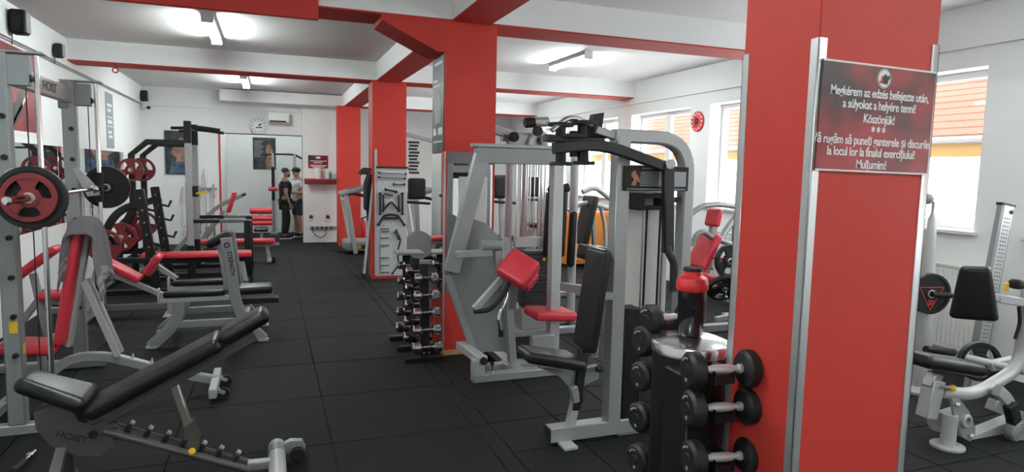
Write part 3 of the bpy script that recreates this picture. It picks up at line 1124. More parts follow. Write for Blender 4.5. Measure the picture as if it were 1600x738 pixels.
# ---- left wall mirrors, posters, speakers
def mirror(name, lab, lo, hi):
    lo, hi = V(lo), V(hi)
    m = MB().bb(lo, hi, .002).build(name, MIRROR, None, (lo + hi) / 2)
    return tag(m, lab, 'mirror')


mirror('wall_mirror', 'long mirror on the left wall behind the guided-bar rack', (XL, 7.2, 1.0), (XL + .008, 10.2, 2.03))
mirror('wall_mirror', 'mirror on the left wall behind the black bench press', (XL, 10.22, 1.0), (XL + .008, 12.5, 2.03))
mirror('wall_mirror', 'short mirror on the left wall beside the plate posts of the half rack', (XL, 12.6, 1.36), (XL + .008, 14.4, 2.03))


def poster(name, lab, c, R, wd, hg, material, cat='poster', border=None, t=.006):
    """flat sheet whose face looks along R's third column"""
    c = V(c)
    o = MB().box(c, (wd, hg, t), R, .0005).build(name, material, None, c)
    if border:
        m = MB()
        for dx, dy, sx, sy in ((0, hg / 2 - border / 2, wd, border), (0, -hg / 2 + border / 2, wd, border), (wd / 2 - border / 2, 0, border, hg), (-wd / 2 + border / 2, 0, border, hg)):
            m.box(c + R @ V((dx, dy, t / 2)), (sx, sy, .002), R, .0002)
        m.build('border', PRINT, o)
    return tag(o, lab, cat)


def shape(o, c, R, pts, material, name='printed_figure', h=.0015, t=.006):
    c = V(c)
    return MB().prism([c + R @ V((x, y, t / 2)) for x, y in pts], R @ V((0, 0, h))).build(name, material, o)


def lines(o, c, R, rows, material, name='printed_lines', t=.006):
    m = MB()
    for x0, x1, y, h in rows:
        m.box(V(c) + R @ V(((x0 + x1) / 2, y, t / 2)), (x1 - x0, h, .0016), R, .0002)
    q_ = m.build(name, material, o)
    q_['kind'] = 'stuff'
    return q_


c = P(XL + .004, 8.7, 2.62)
o = poster('wall_poster', 'dark red poster with white border high on left wall behind the rack post', c, FROML, 1.6, 1.02, PHOTOR, border=.05)
shape(o, c, FROML, [(-.5, -.4), (-.1, -.45), (.2, -.3), (.38, .05), (.30, .12), (.12, -.12), (-.2, -.25), (-.5, -.2)], PHOTOB)
shape(o, c, FROML, [(-.1, -.5 + .06), (.45, -.05), (.43, -.02), (-.12, -.40)], PRINT)
c = P(XL + .004, 13.36, 2.56)
o = poster('wall_poster', 'narrow grey poster with pale lettering on left wall', c, FROML, .56, .96, PRINTG)
lines(o, c, FROML, [(-.18, .18, .27, .05), (-.16, .1, .18, .05), (-.2, .2, .06, .02), (-.18, .17, -.02, .06), (-.2, .2, -.10, .02), (-.15, .1, -.2, .05), (-.13, .16, -.28, .05)], PRINT)


def speaker(lab, y, z, s_=1.0, x=XL + .04):
    t = thing('wall_speaker', lab, 'speaker', (x, y, z - .12 * s_), 'black wall speakers')
    MB().rbox(P(x + .09 * s_, y, z), (.16 * s_, .17 * s_, .26 * s_), None, .035, 3).build('cabinet', BLACKM, t)
    MB().bb((x, y - .03, z - .04), (x + .03, y + .03, z + .04), .004).build('bracket', BLACK, t)
    MB().rbox(P(x + .165 * s_, y, z), (.02, .13 * s_, .22 * s_), None, .01, 2).build('grille', GREYP, t)
    MB().tube([P(x + .02, y, z - .1 * s_), P(x + .01, y, z - .24 * s_)], .005, 6).build('cable', BLACK, t)


speaker('larger black speaker high on the left wall near the photo edge', 8.6, 3.31)
speaker('small black speaker high on left wall before the red cross beam', 10.1, 3.25, .7)
speaker('black speaker in the far left corner under the ceiling', 16.2, 3.28, .9)
t = thing('dome_camera', 'small white security camera in the far left corner', 'camera', (XL + .04, 16.3, 3.0))
MB().rbox(P(XL + .09, 16.3, 3.06), (.14, .12, .12), None, .05).build('camera_body', WHITEP, t)
MB().cyl(P(XL + .17, 16.25, 3.04), P(XL + .2, 16.22, 3.03), .035, 12).build('lens', BLACKM, t)
tag(MB().tube([P(XL + .01, 5.0, 3.115), P(XL + .01, 16.3, 3.115)], .012, 6).build('wall_conduit', GREYP), 'thin grey cable run along the left wall below the ceiling', 'cable')
t = thing('ceiling_hook', 'small red ring hook under the red cross beam', 'hook', (-2.02, 10.8, 3.1))
MB().tube([P(-2.02, 10.8, 3.225), P(-2.02, 10.8, 3.17)], .008, 6).build('shank', REDD, t)
MB().tube([P(-2.02 + .035 * math.cos(k * PI / 6), 10.8, 3.135 + .035 * math.sin(k * PI / 6)) for k in range(12)], .009, 6, closed=True).build('ring', REDD, t)
# ================================================================ MIDDLE AND RIGHT SIDE EQUIPMENT
# ---- middle column: poster, mirrors
c = P(COLX0 - .004, 6.36, 2.48)
o = poster('column_poster', 'tall dark poster with pale lettering on side of the middle red column', c, FROMR, .46, .96, PHOTOB)
lines(o, c, FROMR, [(-.15, .16, .38, .03), (-.18, -.02, .22, .02), (-.18, .1, .17, .02), (-.05, .18, -.28, .07), (-.18, .0, -.28, .07), (-.18, .18, -.38, .015)], PRINT)
shape(o, c, FROMR, [(-.12, -.2), (.1, -.2), (.14, 0), (.06, .12), (-.05, .13), (-.15, 0)], GREYP)
mirror('column_mirror', 'mirror on side of the middle red column under the dark poster', (COLX0 - .008, 6.12, .62), (COLX0, 6.58, 1.985))
mirror('column_mirror', 'mirror on front of the middle red column behind the grey curl machine', (COLX0 + .025, 6.092, .62), (2.065, 6.1, 2.0))

# ---- near column notice
c = P(1.855, 1.592, 2.02)
R = basis((1, 0, -.014), (.014, 0, 1))
SW, SH = .492, .345
o = poster('notice_sign', 'dark red notice with white Hungarian and Romanian lettering on the near column', c, R, SW, SH, SIGN, 'sign')
for dy in (SH / 2 - .003, -SH / 2 + .003):
    MB().box(c + R @ V((0, dy, .003)), (SW, .006, .002), R, .0002).build('border', PRINT, o)
for s_, y, sz in (('Megkérem az edzés befejezte után,', .080, .040), ('a súlyokat a helyére tenni!', .042, .040), ('Köszönjük!', -.001, .040), ('* * *', -.042, .045),
                  ('Vă rugăm să puneți ganterele și discurile', -.072, .040), ('la locul lor la finalul exercițiului!', -.109, .040), ('Mulțumim!', -.148, .040)):
    text_mesh('lettering', s_, sz, PRINT, o, c + R @ V((-.012 if y < -.06 else .006, y, .0036)), R, .0003, sx=.82, bold=.0007, spacing=.94)
MB().cyl(c + R @ V((.012, .131, .0028)), c + R @ V((.012, .131, .0045)), .031, 28, .0003).build('emblem_disc', PRINT, o)
MB().ring(c + R @ V((.012, .131, .0048)), R @ V((0, 0, 1)), .0275, .029, .001, 28, .0001).build('emblem_ring', PRINTB, o)
cc = c + R @ V((.012, .131, 0))
shape(o, cc, R, [(-.004, -.016), (.012, -.018), (.016, -.006), (.024, .004), (.02, .012), (.012, .006), (.006, .014), (-.002, .012), (-.006, .002)], PRINTB, 'emblem_figure', .0042, .0045)
shape(o, cc, R, [(-.02, -.014), (-.008, -.016), (-.009, .008), (-.013, .008), (-.014, -.009), (-.02, -.008)], PRINTR, 'emblem_figure', .0042, .0045)

# ---- round dumbbell tower beside the near column
TX, TY, TZ = 1.575, 2.135, 1.18
DT = thing('dumbbell_tower', 'round black dumbbell tower with chrome lid beside the near red column', 'dumbbell rack', (TX, TY, 0))
MB().lathe([(.14, .03), (.148, .04), (.148, TZ - .05), (.14, TZ - .045)], (TX, TY, 0), Z, 40).build('drum', BLACK, DT)
MB().lathe([(.14, TZ - .06), (.153, TZ - .055), (.155, TZ - .02), (.15, TZ - .012), (.135, TZ - .008), (.12, TZ), (.0, TZ + .002)], (TX, TY, 0), Z, 48).build('lid', LIDM, DT)
MB().lathe([(.2, 0), (.21, .01), (.20, .03), (.14, .035)], (TX, TY, 0), Z, 40).build('foot_disc', BLACK, DT)
MB().bb((1.405, 1.905, .06), (1.505, 2.06, 1.10), .006).build('front_spine', BLACK, DT)
MB().bb((1.53, 2.27, .06), (1.61, 2.33, 1.12), .006).build('side_spine', BLACK, DT)


def dumbbell(label, c, ang, r, L, hl, group, first=None, chrome=False):
    """axis along local X, c = centre"""
    if first is not None:
        return dup(first, c, (0, 0, ang), label, group)
    t = thing('dumbbell', label, 'dumbbell', (0, 0, 0), group)
    hm = CHROME if chrome else KNURL
    MB().lathe([(.012, -L / 2 + hl * .5), (.017, -L / 2 + hl * .98), (.017, -L / 2 + hl + .012), (.0125, -L / 2 + hl + .014), (.0125, -L / 2 + hl + .03), (.017, -.03), (.017, .03), (.0125, L / 2 - hl - .03), (.0125, L / 2 - hl - .014), (.017, L / 2 - hl - .012), (.017, L / 2 - hl * .98), (.012, L / 2 - hl * .5)], (0, 0, 0), (1, 0, 0), 14).build('handle', hm, t)
    for s_ in (-1, 1):
        e = min(r * .18, hl * .3)
        pr = [(.0, 0), (r * .30, .0), (r * .34, .003), (r - e, .003), (r, .003 + e), (r, hl - e), (r - e, hl), (.02, hl)]
        h_ = MB().lathe(pr, (s_ * L / 2, 0, 0), (-s_, 0, 0), 28).build('head', CHROME if chrome else URETH, t)
        if not chrome:
            mm = MB()
            for k in range(5):
                a = .7 + k * .22
                mm.box((s_ * (L / 2 - .002), r * .66 * math.cos(a), r * .66 * math.sin(a)), (.002, .008, .006), M.Rotation(a, 3, 'X'), .0002)
            mm.box((s_ * (L / 2 - .002), 0, -r * .5), (.002, .012, .012), None, .0002)
            mm.build('print', GREYP, h_)['kind'] = 'stuff'
    t.location = c
    t.rotation_euler = (0, 0, ang)
    return t


grp = 'black dumbbells on the round tower'
first = None
for k, (py, lab) in enumerate(((577, 'black dumbbell on topmost front cradle of the round tower'), (636, 'black dumbbell on second front cradle of the round tower'), (714, 'black dumbbell on third front cradle of the round tower at the photo bottom'))):
    ctr = A(1130, py, 1.83)
    ctr.x -= .008
    o = dumbbell(lab, ctr, math.radians(-10), .066, .268, .058, grp, first)
    first = first or o
    MB().prism([ctr + V(q) for q in ((-.04, -.02, -.05), (.045, -.02, -.05), (.045, -.02, .0), (.03, -.02, -.022), (-.03, -.02, -.022), (-.04, -.02, .0))], (0, .12, 0)).build('cradle', BLACK, DT)
ctr = A(1128, 790, 1.83)
ctr.x -= .008
dumbbell('black dumbbell on lowest front cradle of the round tower below the photo edge', ctr, math.radians(-10), .066, .268, .058, grp, first)
for k, (px, py, lab) in enumerate(((1013, 500, 'uppermost'), (1003, 533, 'second from top'), (1000, 589, 'third from top'), (997, 653, 'fourth from top'), (995, 718, 'lowest visible'))):
    e = A(px, py, 2.38)
    an = math.radians(7)
    ctr = e + V((math.cos(an), math.sin(an), 0)) * .118
    dumbbell('%s black dumbbell on left cradles of the round tower' % lab, ctr, an, .058, .24, .06, grp, first)
    MB().prism([ctr + V(q) for q in ((-.045, -.03, -.045), (.045, -.03, -.045), (.045, -.03, .0), (.03, -.03, -.022), (-.03, -.03, -.022), (-.045, -.03, .0))], (0, .06, 0)).build('cradle', BLACK, DT)

# shaker bottle
s0 = P(TX + .012, TY + .025, TZ + .003)
sh = thing('shaker_bottle', 'black shaker bottle with red lid standing on the chrome tower lid', 'bottle', s0)
MB().lathe([(.045, 0), (.05, .006), (.056, .19), (.0, .19)], s0, Z, 32).build('cup', SHAKER, sh)
MB().lathe([(.06, .185), (.0635, .19), (.0635, .215), (.058, .235), (.038, .247), (.036, .262), (.03, .265), (0, .265)], s0, Z, 32).build('lid', FLAGR, sh)
MB().lathe([(.038, .262), (.039, .268), (.036, .276), (0, .277)], s0, Z, 24).build('cap', BLACKM, sh)
text_mesh('lettering', 'SHAKER', .034, mat('red_orange_print', (.7, .10, .04), .5), sh, s0 + V((.047, -.0385, .10)), basis((0, 0, -1), (.75, .66, 0)), sx=1.15) if False else None
m = MB()
for k in range(8):
    m.box(s0 + V((.0455 - k * .0001, -.035, .15 - k * .0145)), (.010, .0012, .009), M.Rotation(math.radians(50), 3, 'Z'), .0001)
m.build('print', mat('red_orange_print', (.7, .10, .04), .5), sh)['kind'] = 'stuff'

# ---- chrome dumbbell rack left of the middle column
RK = thing('dumbbell_rack', 'black upright rack of chrome dumbbells beside the middle red column', 'dumbbell rack', (1.4, 6.4, 0))
grp = 'chrome dumbbells on the upright rack'
first = None
names = ['lowest', 'second lowest', 'middle', 'second highest', 'highest']
cols_ = ['nearest post', 'centre post', 'farthest post']
for j, Y in enumerate((6.0, 6.42, 6.84)):
    MB().bar(P(1.385, Y + .02, .03), P(1.385, Y + .10, .92), .09, .04, (0, 1, 0)).build('post', BLACK, RK)
    MB().bb((1.18, Y - .06, 0), (1.56, Y + .0, .045), .006).build('foot', BLACK, RK)
    for k in range(5):
        z = .14 + k * .165
        y = Y - .03 + k * .016
        r = .055 - .0035 * k
        ctr = P(1.385, y - .03, z)
        lab = '%s chrome dumbbell on the %s of the upright rack' % (names[k], cols_[j])
        L = .29 - k * .014
        if first is None:
            first = dumbbell(lab, ctr, 0, .055, .29, .085, grp, None, True)
        else:
            o = dumbbell(lab, ctr, 0, 0, 0, 0, grp, first)
            s_ = 1 - .055 * k
            o.scale = (s_, s_, s_)
        for sx in (-.035, .035):
            MB().rtube([P(1.385 + sx, y + .05, z - .01), P(1.385 + sx, y - .03, z - .024), P(1.385 + sx, y - .055, z + .0)], .012, .012).build('cradle', BLACK, RK)
for z in (.10, .75):
    MB().bb((1.37, 6.02, z), (1.40, 6.9, z + .04), .004).build('tie_bar', BLACK, RK)
MB().cyl(P(1.36, 5.962, .08), P(1.36, 5.955, .08), .012, 8).build('bolt', STEEL, RK)
MB().cyl(P(1.41, 5.962, .08), P(1.41, 5.955, .08), .012, 8).build('bolt', STEEL, RK)
MB().rbox((1.4, 6.9, .93), (.28, .28, .03), None, .01).build('top_shelf', SILVER, RK)

# ---- grey preacher curl machine
Y = 5.5
t = thing('curl_machine', 'grey arm curl machine with slanted red pad in front of the middle column', 'exercise machine', (2.0, Y, 0))
MB().bb((1.70, Y - .05, 1.89), (2.50, Y + .05, 2.03), .006).build('top_beam', GREYM, t)
MB().bb((1.67, Y - .06, 2.03), (2.52, Y + .06, 2.062), .006).build('top_cap', SILVER, t)
MB().bar(A(756, 232, Y), A(705, 425, Y), .10, .13, (1, 0, 0)).build('slant_post', SILVER, t)
poly = [A(700, 432, Y), A(732, 340, Y), A(762, 350, Y), A(784, 372, Y), A(788, 420, Y), A(802, 552, Y), A(742, 552, Y)]
MB().prism([p + V((0, .05, 0)) for p in poly], (0, .03, 0)).build('side_panel', GREYM, t)
m = MB().rtube([p + V((0, .03, 0)) for p in (poly[0], poly[6])], .05, .06)
m.build('panel_edge', SILVER, t)
MB().bar(A(783, 372, Y) + V((.03, 0, 0)), P(2.09, Y, .04), .08, .07, (1, 0, 0)).build('rear_post', SILVER, t)
MB().bb((2.44, Y - .05, .03), (2.54, Y + .05, 1.9), .006).build('tower_post', LIGHTS, t)
MB().bb((1.62, 5.19, .0), (2.5, 5.29, .07), .006).build('front_rail', SILVER, t)
MB().bb((2.02, 5.27, .0), (2.13, 6.02, .07), .006).build('side_rail', SILVER, t)
MB().bb((1.70, Y - .02, .0), (2.54, Y + .06, .06), .006).build('rear_rail', SILVER, t)
MB().bb((1.62, 5.19, .05), (1.72, 5.29, .20), .006).build('foot_post', LIGHTS, t)
f_ = MB().bar(P(1.70, 5.18, .20), P(1.62, 5.62, .23), .09, .07).build('foot_bar', LIGHTS, t)
MB().cyl(P(1.70, 5.15, .2), P(1.70, 5.19, .2), .033, 14).build('end_plug', BLACKM, f_)
MB().tube([P(1.8, 5.23, .07), P(1.8, 5.23, .13)], .012, 8).build('stud', CHROME, t)
MB().ball(P(1.8, 5.23, .15), .02, 10).build('stud_knob', BLACKM, t)
# arm stub and pivot
MB().bar(A(712, 398, 5.2), A(768, 395, 5.2), .08, .055).build('arm_stub', SILVER, t)
q = A(772, 388, 5.2)
MB().cyl(q + V((-.12, 0, .02)), q + V((.06, 0, .02)), .05, 16).build('pivot_sleeve', GREYM, t)
MB().bar(q + V((.03, .0, -.02)), A(782, 440, 5.2), .06, .06, (1, 0, 0)).build('pivot_arm', SILVER, t)
MB().bar(A(783, 436, 5.1), A(741, 484, 5.0), .035, .06).build('lever_arm', LIGHTS, t)
MB().tube(fillet([A(741, 487, 5.0), A(765, 486, 5.0), A(787, 462, 5.0), A(796, 440, 5.05)], .08), .02, 10).build('lever_grip', GRIP, t)
MB().tube(fillet([A(793, 440, 5.1), A(792, 465, 5.05), A(778, 495, 5.0), A(783, 520, 5.0)], .06), .017, 10).build('handle', CHROME, t)
MB().tube([A(782.5, 516, 5.0), A(783.5, 526, 5.0)], .022, 10).build('handle_tip', BLACKM, t)
# red pad, tilted towards the camera left
pn = V((-.35, -.72, .60)).normalized()
p0 = A(809, 418, 5.0)
o_ = V((0, 0, CAM_H))


def on_plane(px, py):
    d = ray(px, py)
    return o_ + d * ((p0 - o_).dot(pn) / d.dot(pn))


k1, k2, k3, k4 = [on_plane(*q) for q in ((772, 422), (800, 388), (847, 407), (818, 446))]
pu = ((k2 - k1) + (k3 - k4)) / 2
pv_ = ((k4 - k1) + (k3 - k2)) / 2
un = pu.normalized()
vn = pn.cross(un)
Rp = M((un, vn, pn)).transposed()
MB().rbox((k1 + k2 + k3 + k4) / 4 - pn * .06, (pu.length, abs(pv_.dot(vn)), .13), Rp, .03, 3).build('arm_pad', REDV, t)
MB().rbox((k1 + k2 + k3 + k4) / 4 - pn * .15 + vn * .03 * (1 if pv_.dot(vn) > 0 else -1), (pu.length * .7, abs(pv_.dot(vn)) * .9, .10), Rp, .03, 3).build('arm_pad_back', REDV, t)
MB().bar(A(806, 425, 5.15), A(800, 480, 5.3), .06, .06, (1, 0, 0)).build('pad_post', SILVER, t)
MB().bar(A(800, 478, 5.3), P(2.09, 5.45, .6), .06, .06, (1, 0, 0)).build('pad_link', SILVER, t)
# red seat
q = FL(854, 487, .5)
MB().rbox(V((q.x, 5.5, .50)), (.42, .34, .085), M.Rotation(math.radians(4), 3, 'Y'), .032).build('seat_pad', REDV, t)
MB().bb((q.x - .02, 5.47, .06), (q.x + .05, 5.53, .46), .006).build('seat_post', SILVER, t)
MB().bb((q.x - .24, 5.34, .20), (q.x - .02, 5.42, .34), .01).build('seat_bracket', SILVER, t)
MB().ball(P(q.x - .02, 5.38, .13), .03, 10).build('adjust_knob', BLACKM, t)
MB().bb((2.0, 5.42, .0), (q.x + .06, 5.58, .062), .006).build('seat_rail', SILVER, t)

# ---- cable tower behind the curl machine
t = thing('cable_tower', 'tall silver multi-pulley cable tower with chrome rods behind the curl machine', 'exercise machine', (3.0, 7.0, 0))
Y = 7.0
for px in (793, 816, 866, 894):
    p = A(px, 400, Y)
    MB().cyl(P(p.x, Y, 0), P(p.x, Y, 2.2), .042 if px < 880 else .05, 14).build('round_post', LIGHTS, t)
xs = [A(px, 400, Y).x for px in (793, 816, 866, 894)]
MB().bb((xs[0] - .1, Y - .45, 0), (xs[3] + .1, Y - .35, .07), .006).build('base_rail', SILVER, t)
MB().bb((xs[0] - .1, Y - .04, 0), (xs[3] + .1, Y + .04, .07), .006).build('base_rail', SILVER, t)
for x in (xs[0], xs[3]):
    MB().bb((x - .04, Y - .45, 0.0), (x + .04, Y + .8, .072), .006).build('side_rail', SILVER, t)
for i in range(7):
    x = xs[0] + .06 + i * .055
    MB().cyl(P(x, Y - .09, .3), P(x, Y - .09, 2.1), .009 if i % 2 else .005, 8).build('guide_rod', CHROME, t)
    x = xs[2] - .18 + i * .028
    MB().cyl(P(x, Y + .12, .3), P(x, Y + .12, 2.1), .008 if i % 2 else .004, 8).build('cable', STEEL if i % 2 else BLACK, t)
# weight stack
x0, x1 = A(815, 470, Y - .35).x, A(852, 470, Y - .35).x
for k in range(15):
    z = .32 + k * .042
    MB().bb((x0, Y - .4, z), (x1, Y - .2, z + .038), .004).build('weight_block', STACK, t)
MB().bb((x1 + .01, Y - .41, .2), (x1 + .06, Y - .36, 1.3), .003).build('number_strip', BLACKM, t)
for sx in (x0 + .06, x1 - .06):
    MB().cyl(P(sx, Y - .3, .1), P(sx, Y - .3, 2.1), .012, 10).build('stack_rod', CHROME, t)
MB().bb((x0 - .03, Y - .42, .07), (x1 + .03, Y - .18, .30), .01).build('stack_base', SILVER, t)
MB().cyl(P(x1 - .07, Y - .42, .86), P(x1 - .07, Y - .46, .86), .014, 8).build('selector_pin', YELLOW, t)
# overhead arms and pulleys
MB().bar(A(768, 200, 7.0), A(842, 228, 7.0), .09, .10).build('overhead_arm', SILVER, t)
MB().prism([A(790, 210, 6.9), A(828, 212, 6.9), A(828, 232, 6.9), A(800, 232, 6.9)], (0, .05, 0)).build('pulley_bracket', SILVER, t)
MB().bb((xs[0] - .1, Y - .05, 2.16), (xs[3] + .12, Y + .05, 2.26), .006).build('top_beam', SILVER, t)
a, b = A(824, 192, 6.9), A(856, 190, 6.9)
cy = MB().cyl(a, b, .055, 18).build('counterweight', SILVER, t)
MB().cyl(a - (b - a) * .12, a + (b - a) * .35, .058, 18).build('rubber_band', BLACKM, cy)
text_mesh('lettering', 'HOIST', .06, PRINT, cy, A(847, 191, 6.84), FRONT, sx=.9, bold=.002)
MB().tube(fillet([A(824, 245, 6.9), A(828, 215, 6.9), A(848, 205, 6.9), A(852, 240, 6.9)], .1), .045, 12).build('bent_tube', LIGHTS, t)
for (px, py) in ((803, 214), (840, 205), (905, 225)):
    p = A(px, py, 6.85)
    MB().cyl(p - V((0, .03, 0)), p + V((0, .03, 0)), .055, 18).build('pulley', BLACKM, t)
# hanging black padded arms
for px, py0, py1 in ((856, 300, 402), (878, 298, 402), (893, 330, 418)):
    a, b = A(px + 3, py0, 6.6), A(px - 2, py1, 6.6)
    MB().rbox((a + b) / 2, (.085, .10, (a - b).length), M.Rotation(math.radians(2), 3, 'Y'), .04, 3).build('arm_pad', VINYL, t)
MB().cyl(A(858, 298, 6.6), A(888, 293, 6.6), .05, 14).build('arm_pivot', BLACKM, t)
MB().bb((A(803, 378, 6.7).x, 6.66, A(803, 378, 6.7).z - .06), (A(846, 378, 6.7).x, 6.74, A(803, 378, 6.7).z + .05), .006).build('low_brace', LIGHTS, t)

# ---- chest machine with black seat
Y = 3.86
t = thing('chest_machine', 'silver arched chest press machine with black seat and tall black back pad', 'exercise machine', (2.4, Y, 0))
px0 = A(962, 450, Y).x
MB().bb((px0 - .05, Y - .05, .05), (px0 + .05, Y + .05, 2.08), .006).build('front_post', SILVER, t)
MB().bb((1.73, Y - .05, .02), (px0 + .35, Y + .05, .12), .006).build('base_rail', SILVER, t)
ep = MB().bb((1.722, Y - .052, .018), (1.734, Y + .052, .122), .002).build('end_cap', BLACKM, t)
MB().bb((1.79, Y - .15, 0), (1.89, Y - .03, .025), .005).build('bolt_foot', LIGHTS, t)
xr = A(1066, 400, Y).x
MB().rtube(fillet([P(px0 - .06, Y, 2.075), P(xr, Y, 2.075), P(xr, Y, .05)], .26, 8), .09, .095, (0, 1, 0)).build('arch', SILVER, t)
MB().bb((px0 + .04, Y - .035, 1.79), (xr - .03, Y + .035, 1.885), .006).build('crossbar', SILVER, t)
MB().bb((px0 + .04, Y - .04, 0), (xr + .05, Y + .04, .06), .006).build('rear_rail', SILVER, t)
# placard
a, b = A(975, 259, Y - .06), A(1074, 299, Y - .06)
pc = (a + b) / 2
pl = MB().box(pc, (b.x - a.x, .012, abs(a.z - b.z)), None, .002).build('placard', BLACKM, t)
W_, H_ = b.x - a.x, abs(a.z - b.z)
pm = lambda u, v: pc + V((u * W_ / 2, -.0065, v * H_ / 2))
m = MB()
for k in range(9):
    m.box(pm(-.22, .55 - k * .14), (.15, .002, .005), None, .0002)
m.box(pm(-.2, .82), (.14, .002, .009), None, .0002)
m.box(pm(0, -.86), (.46, .002, .006), None, .0002)
m.build('printed_lines', PRINTG, pl)['kind'] = 'stuff'
for u in (.26, .72):
    MB().box(pm(u, -.02), (W_ * .20, .002, H_ * .62), None, .0003).build('printed_panel', PRINTG, pl)
MB().prism([pm(u, v) for u, v in ((-.78, -.5), (-.70, -.1), (-.76, .1), (-.80, .35), (-.72, .62), (-.66, .62), (-.64, .35), (-.56, .1), (-.52, -.3), (-.58, -.3), (-.62, -.1), (-.64, -.6), (-.70, -.6), (-.69, -.3), (-.73, -.6))], (0, -.002, 0)).build('printed_figure', mat('placard_figure', (.45, .18, .10), .5), pl)
# selector carriage and stack
bx = [A(993, 302, Y + .02), A(1040, 328, Y + .02)]
cg = MB().bb((bx[0].x, Y - .02, bx[1].z), (bx[0].x + .055, Y + .1, bx[0].z), .006).bb((bx[1].x - .055, Y - .02, bx[1].z), (bx[1].x, Y + .1, bx[0].z), .006)
cg.bb((bx[0].x, Y - .01, bx[0].z - .035), (bx[1].x, Y + .08, bx[0].z - .005), .004).bb((bx[0].x, Y - .01, bx[1].z), (bx[1].x, Y + .08, bx[1].z + .03), .004)
cg.build('pulley_carriage', BLACKM, t)
for u in (1003, 1008, 1029, 1034):
    x = A(u, 400, Y + .03).x
    MB().cyl(P(x, Y + .03, .12), P(x, Y + .03, bx[1].z + .02), .008, 8).build('guide_rod', STEEL if u in (1003, 1034) else BLACK, t)
MB().bb((px0 + .10, Y + .12, .12), (xr - .04, Y + .15, 1.74), .006).build('rear_shroud', WHITEP, t)
a, b = A(970, 482, Y), A(991, 664, Y)
MB().bb((a.x + .02, Y - .03, b.z), (b.x + .0, Y + .10, a.z), .008).build('front_shroud', BLACK, t)
for k in range(14):
    z = .15 + k * .05
    MB().bb((b.x + .01, Y - .02, z), (xr - .1, Y + .11, z + .045), .004).build('weight_block', STACK, t)
MB().bar(A(1062, 312, Y - .03), A(1042, 313, Y - .03), .03, .035).build('stop_peg', BLACKM, t)
# press arm
ya = Y - .12
MB().rtube(fillet([A(865, 232, ya), A(925, 226, ya), A(960, 232, ya), A(1042, 262, ya)], .1), .06, .07).build('press_lever', BLACK, t)
MB().cyl(A(1048, 257, ya - .06), A(1048, 257, ya + .06), .035, 16).build('lever_pivot', STEEL, t)
MB().bar(A(1044, 256, ya - .02), A(1043, 395, ya - .02), .05, .075, (1, 0, 0)).build('press_arm', BLACK, t)
MB().tube(fillet([A(1042, 385, ya - .03), A(1046, 398, ya - .05), A(1053, 410, ya - .06), A(1052, 455, ya - .06)], .05), .026, 12).build('press_grip', GRIP, t)
# overhead cams
for px, py0, py1, r in ((876, 196, 255, .035), (911, 190, 255, .038), (897, 205, 245, .03)):
    a, b = A(px, py0, Y + .05), A(px, py1, Y + .05)
    MB().cyl(b, a, r, 14).build('cam_spindle', BLACK, t)
for px, py, r in ((876, 195, .085), (912, 192, .09), (876, 256, .075), (912, 255, .075), (893, 213, .11), (905, 224, .10)):
    a = A(px, py, Y + .05)
    MB().cyl(a - V((0, 0, .012)), a + V((0, 0, .012)), r, 24).build('cam_disc', BLACKM, t)
MB().bb((A(856, 222, Y).x, Y + .0, A(860, 221, Y).z), (A(945, 222, Y).x, Y + .09, A(860, 210, Y).z), .006).build('cam_plate', BLACK, t)
m = MB().prism([A(930, 178, Y), A(944, 176, Y), A(940, 210, Y), A(927, 215, Y), A(926, 192, Y)], (0, .07, 0))
m.build('cam_stop', BLACKM, t)
MB().tube(fillet([A(862, 205, Y), A(890, 180, Y), A(925, 196, Y)], .1), .018, 10).build('cam_arm', STEEL, t)
MB().bar(A(930, 203, Y), P(px0, Y, 2.06), .06, .05).build('cam_mount', SILVER, t)
for u in (885, 904, 921):
    MB().tube([A(u, 212, Y), A(u + 70, 216, Y)], .005, 6).build('cable', BLACK, t)
# white guide tubes below the cams
for px in (889, 930):
    a = A(px, 262, Y + .2)
for px in (932, 942):
    pass
# seat
ys = Y - .02
pad2(A(937, 388, ys) , A(913, 546, ys), .26, .075, VINYL, t, 'back_pad')
sa, sb = A(815, 556, ys - .02), A(901, 568, ys - .02)
d = sb - sa
R = M((d.normalized(), V((0, 1, 0)), d.normalized().cross(V((0, 1, 0))))).transposed()
MB().rbox((sa + sb) / 2 + Z * .015, (d.length, .32, .075), R, .034, 4, taper(.7, 1.05, d.length)).build('seat_pad', VINYL, t)
MB().prism([A(840, 574, ys), A(900, 580, ys), A(935, 572, ys), A(936, 592, ys), A(915, 602, ys), A(888, 604, ys), A(876, 590, ys)], (0, .05, 0)).build('seat_bracket', GREYM, t)
MB().bar(A(912, 545, ys), A(898, 640, ys), .06, .06, (1, 0, 0)).build('seat_stem', BLACKM, t)
MB().bar(A(908, 585, ys), A(889, 672, ys), .05, .06, (1, 0, 0)).build('seat_post', LIGHTS, t)
MB().bar(A(895, 604, ys - .04), A(900, 628, ys - .04), .05, .05, (1, 0, 0)).build('seat_sleeve', SILVER, t)
MB().cyl(A(907, 618, ys - .05), A(908, 628, ys - .05), .022, 12).build('adjust_knob', BLACKM, t)
m = MB()
q0, q1 = A(929, 560, ys), A(933, 510, ys)
pts = []
for k in range(91):
    a = k / 6 * 2 * PI
    pts.append(q0 + (q1 - q0) * (k / 90) + V((.022 * math.cos(a), .022 * math.sin(a), 0)))
MB().tube(pts, .005, 5).build('spring', STEEL, t)
MB().cyl(A(932, 577, ys - .04), A(941, 577, ys - .04), .022, 12).build('adjust_knob', BLACKM, t)
MB().bar(A(925, 465, ys), A(955, 462, ys), .06, .05).build('back_bracket', SILVER, t)
MB().bar(A(880, 448, Y + 1.2), P(px0, Y + .04, A(945, 463, Y).z), .06, .07).build('tie_beam', SILVER, t)

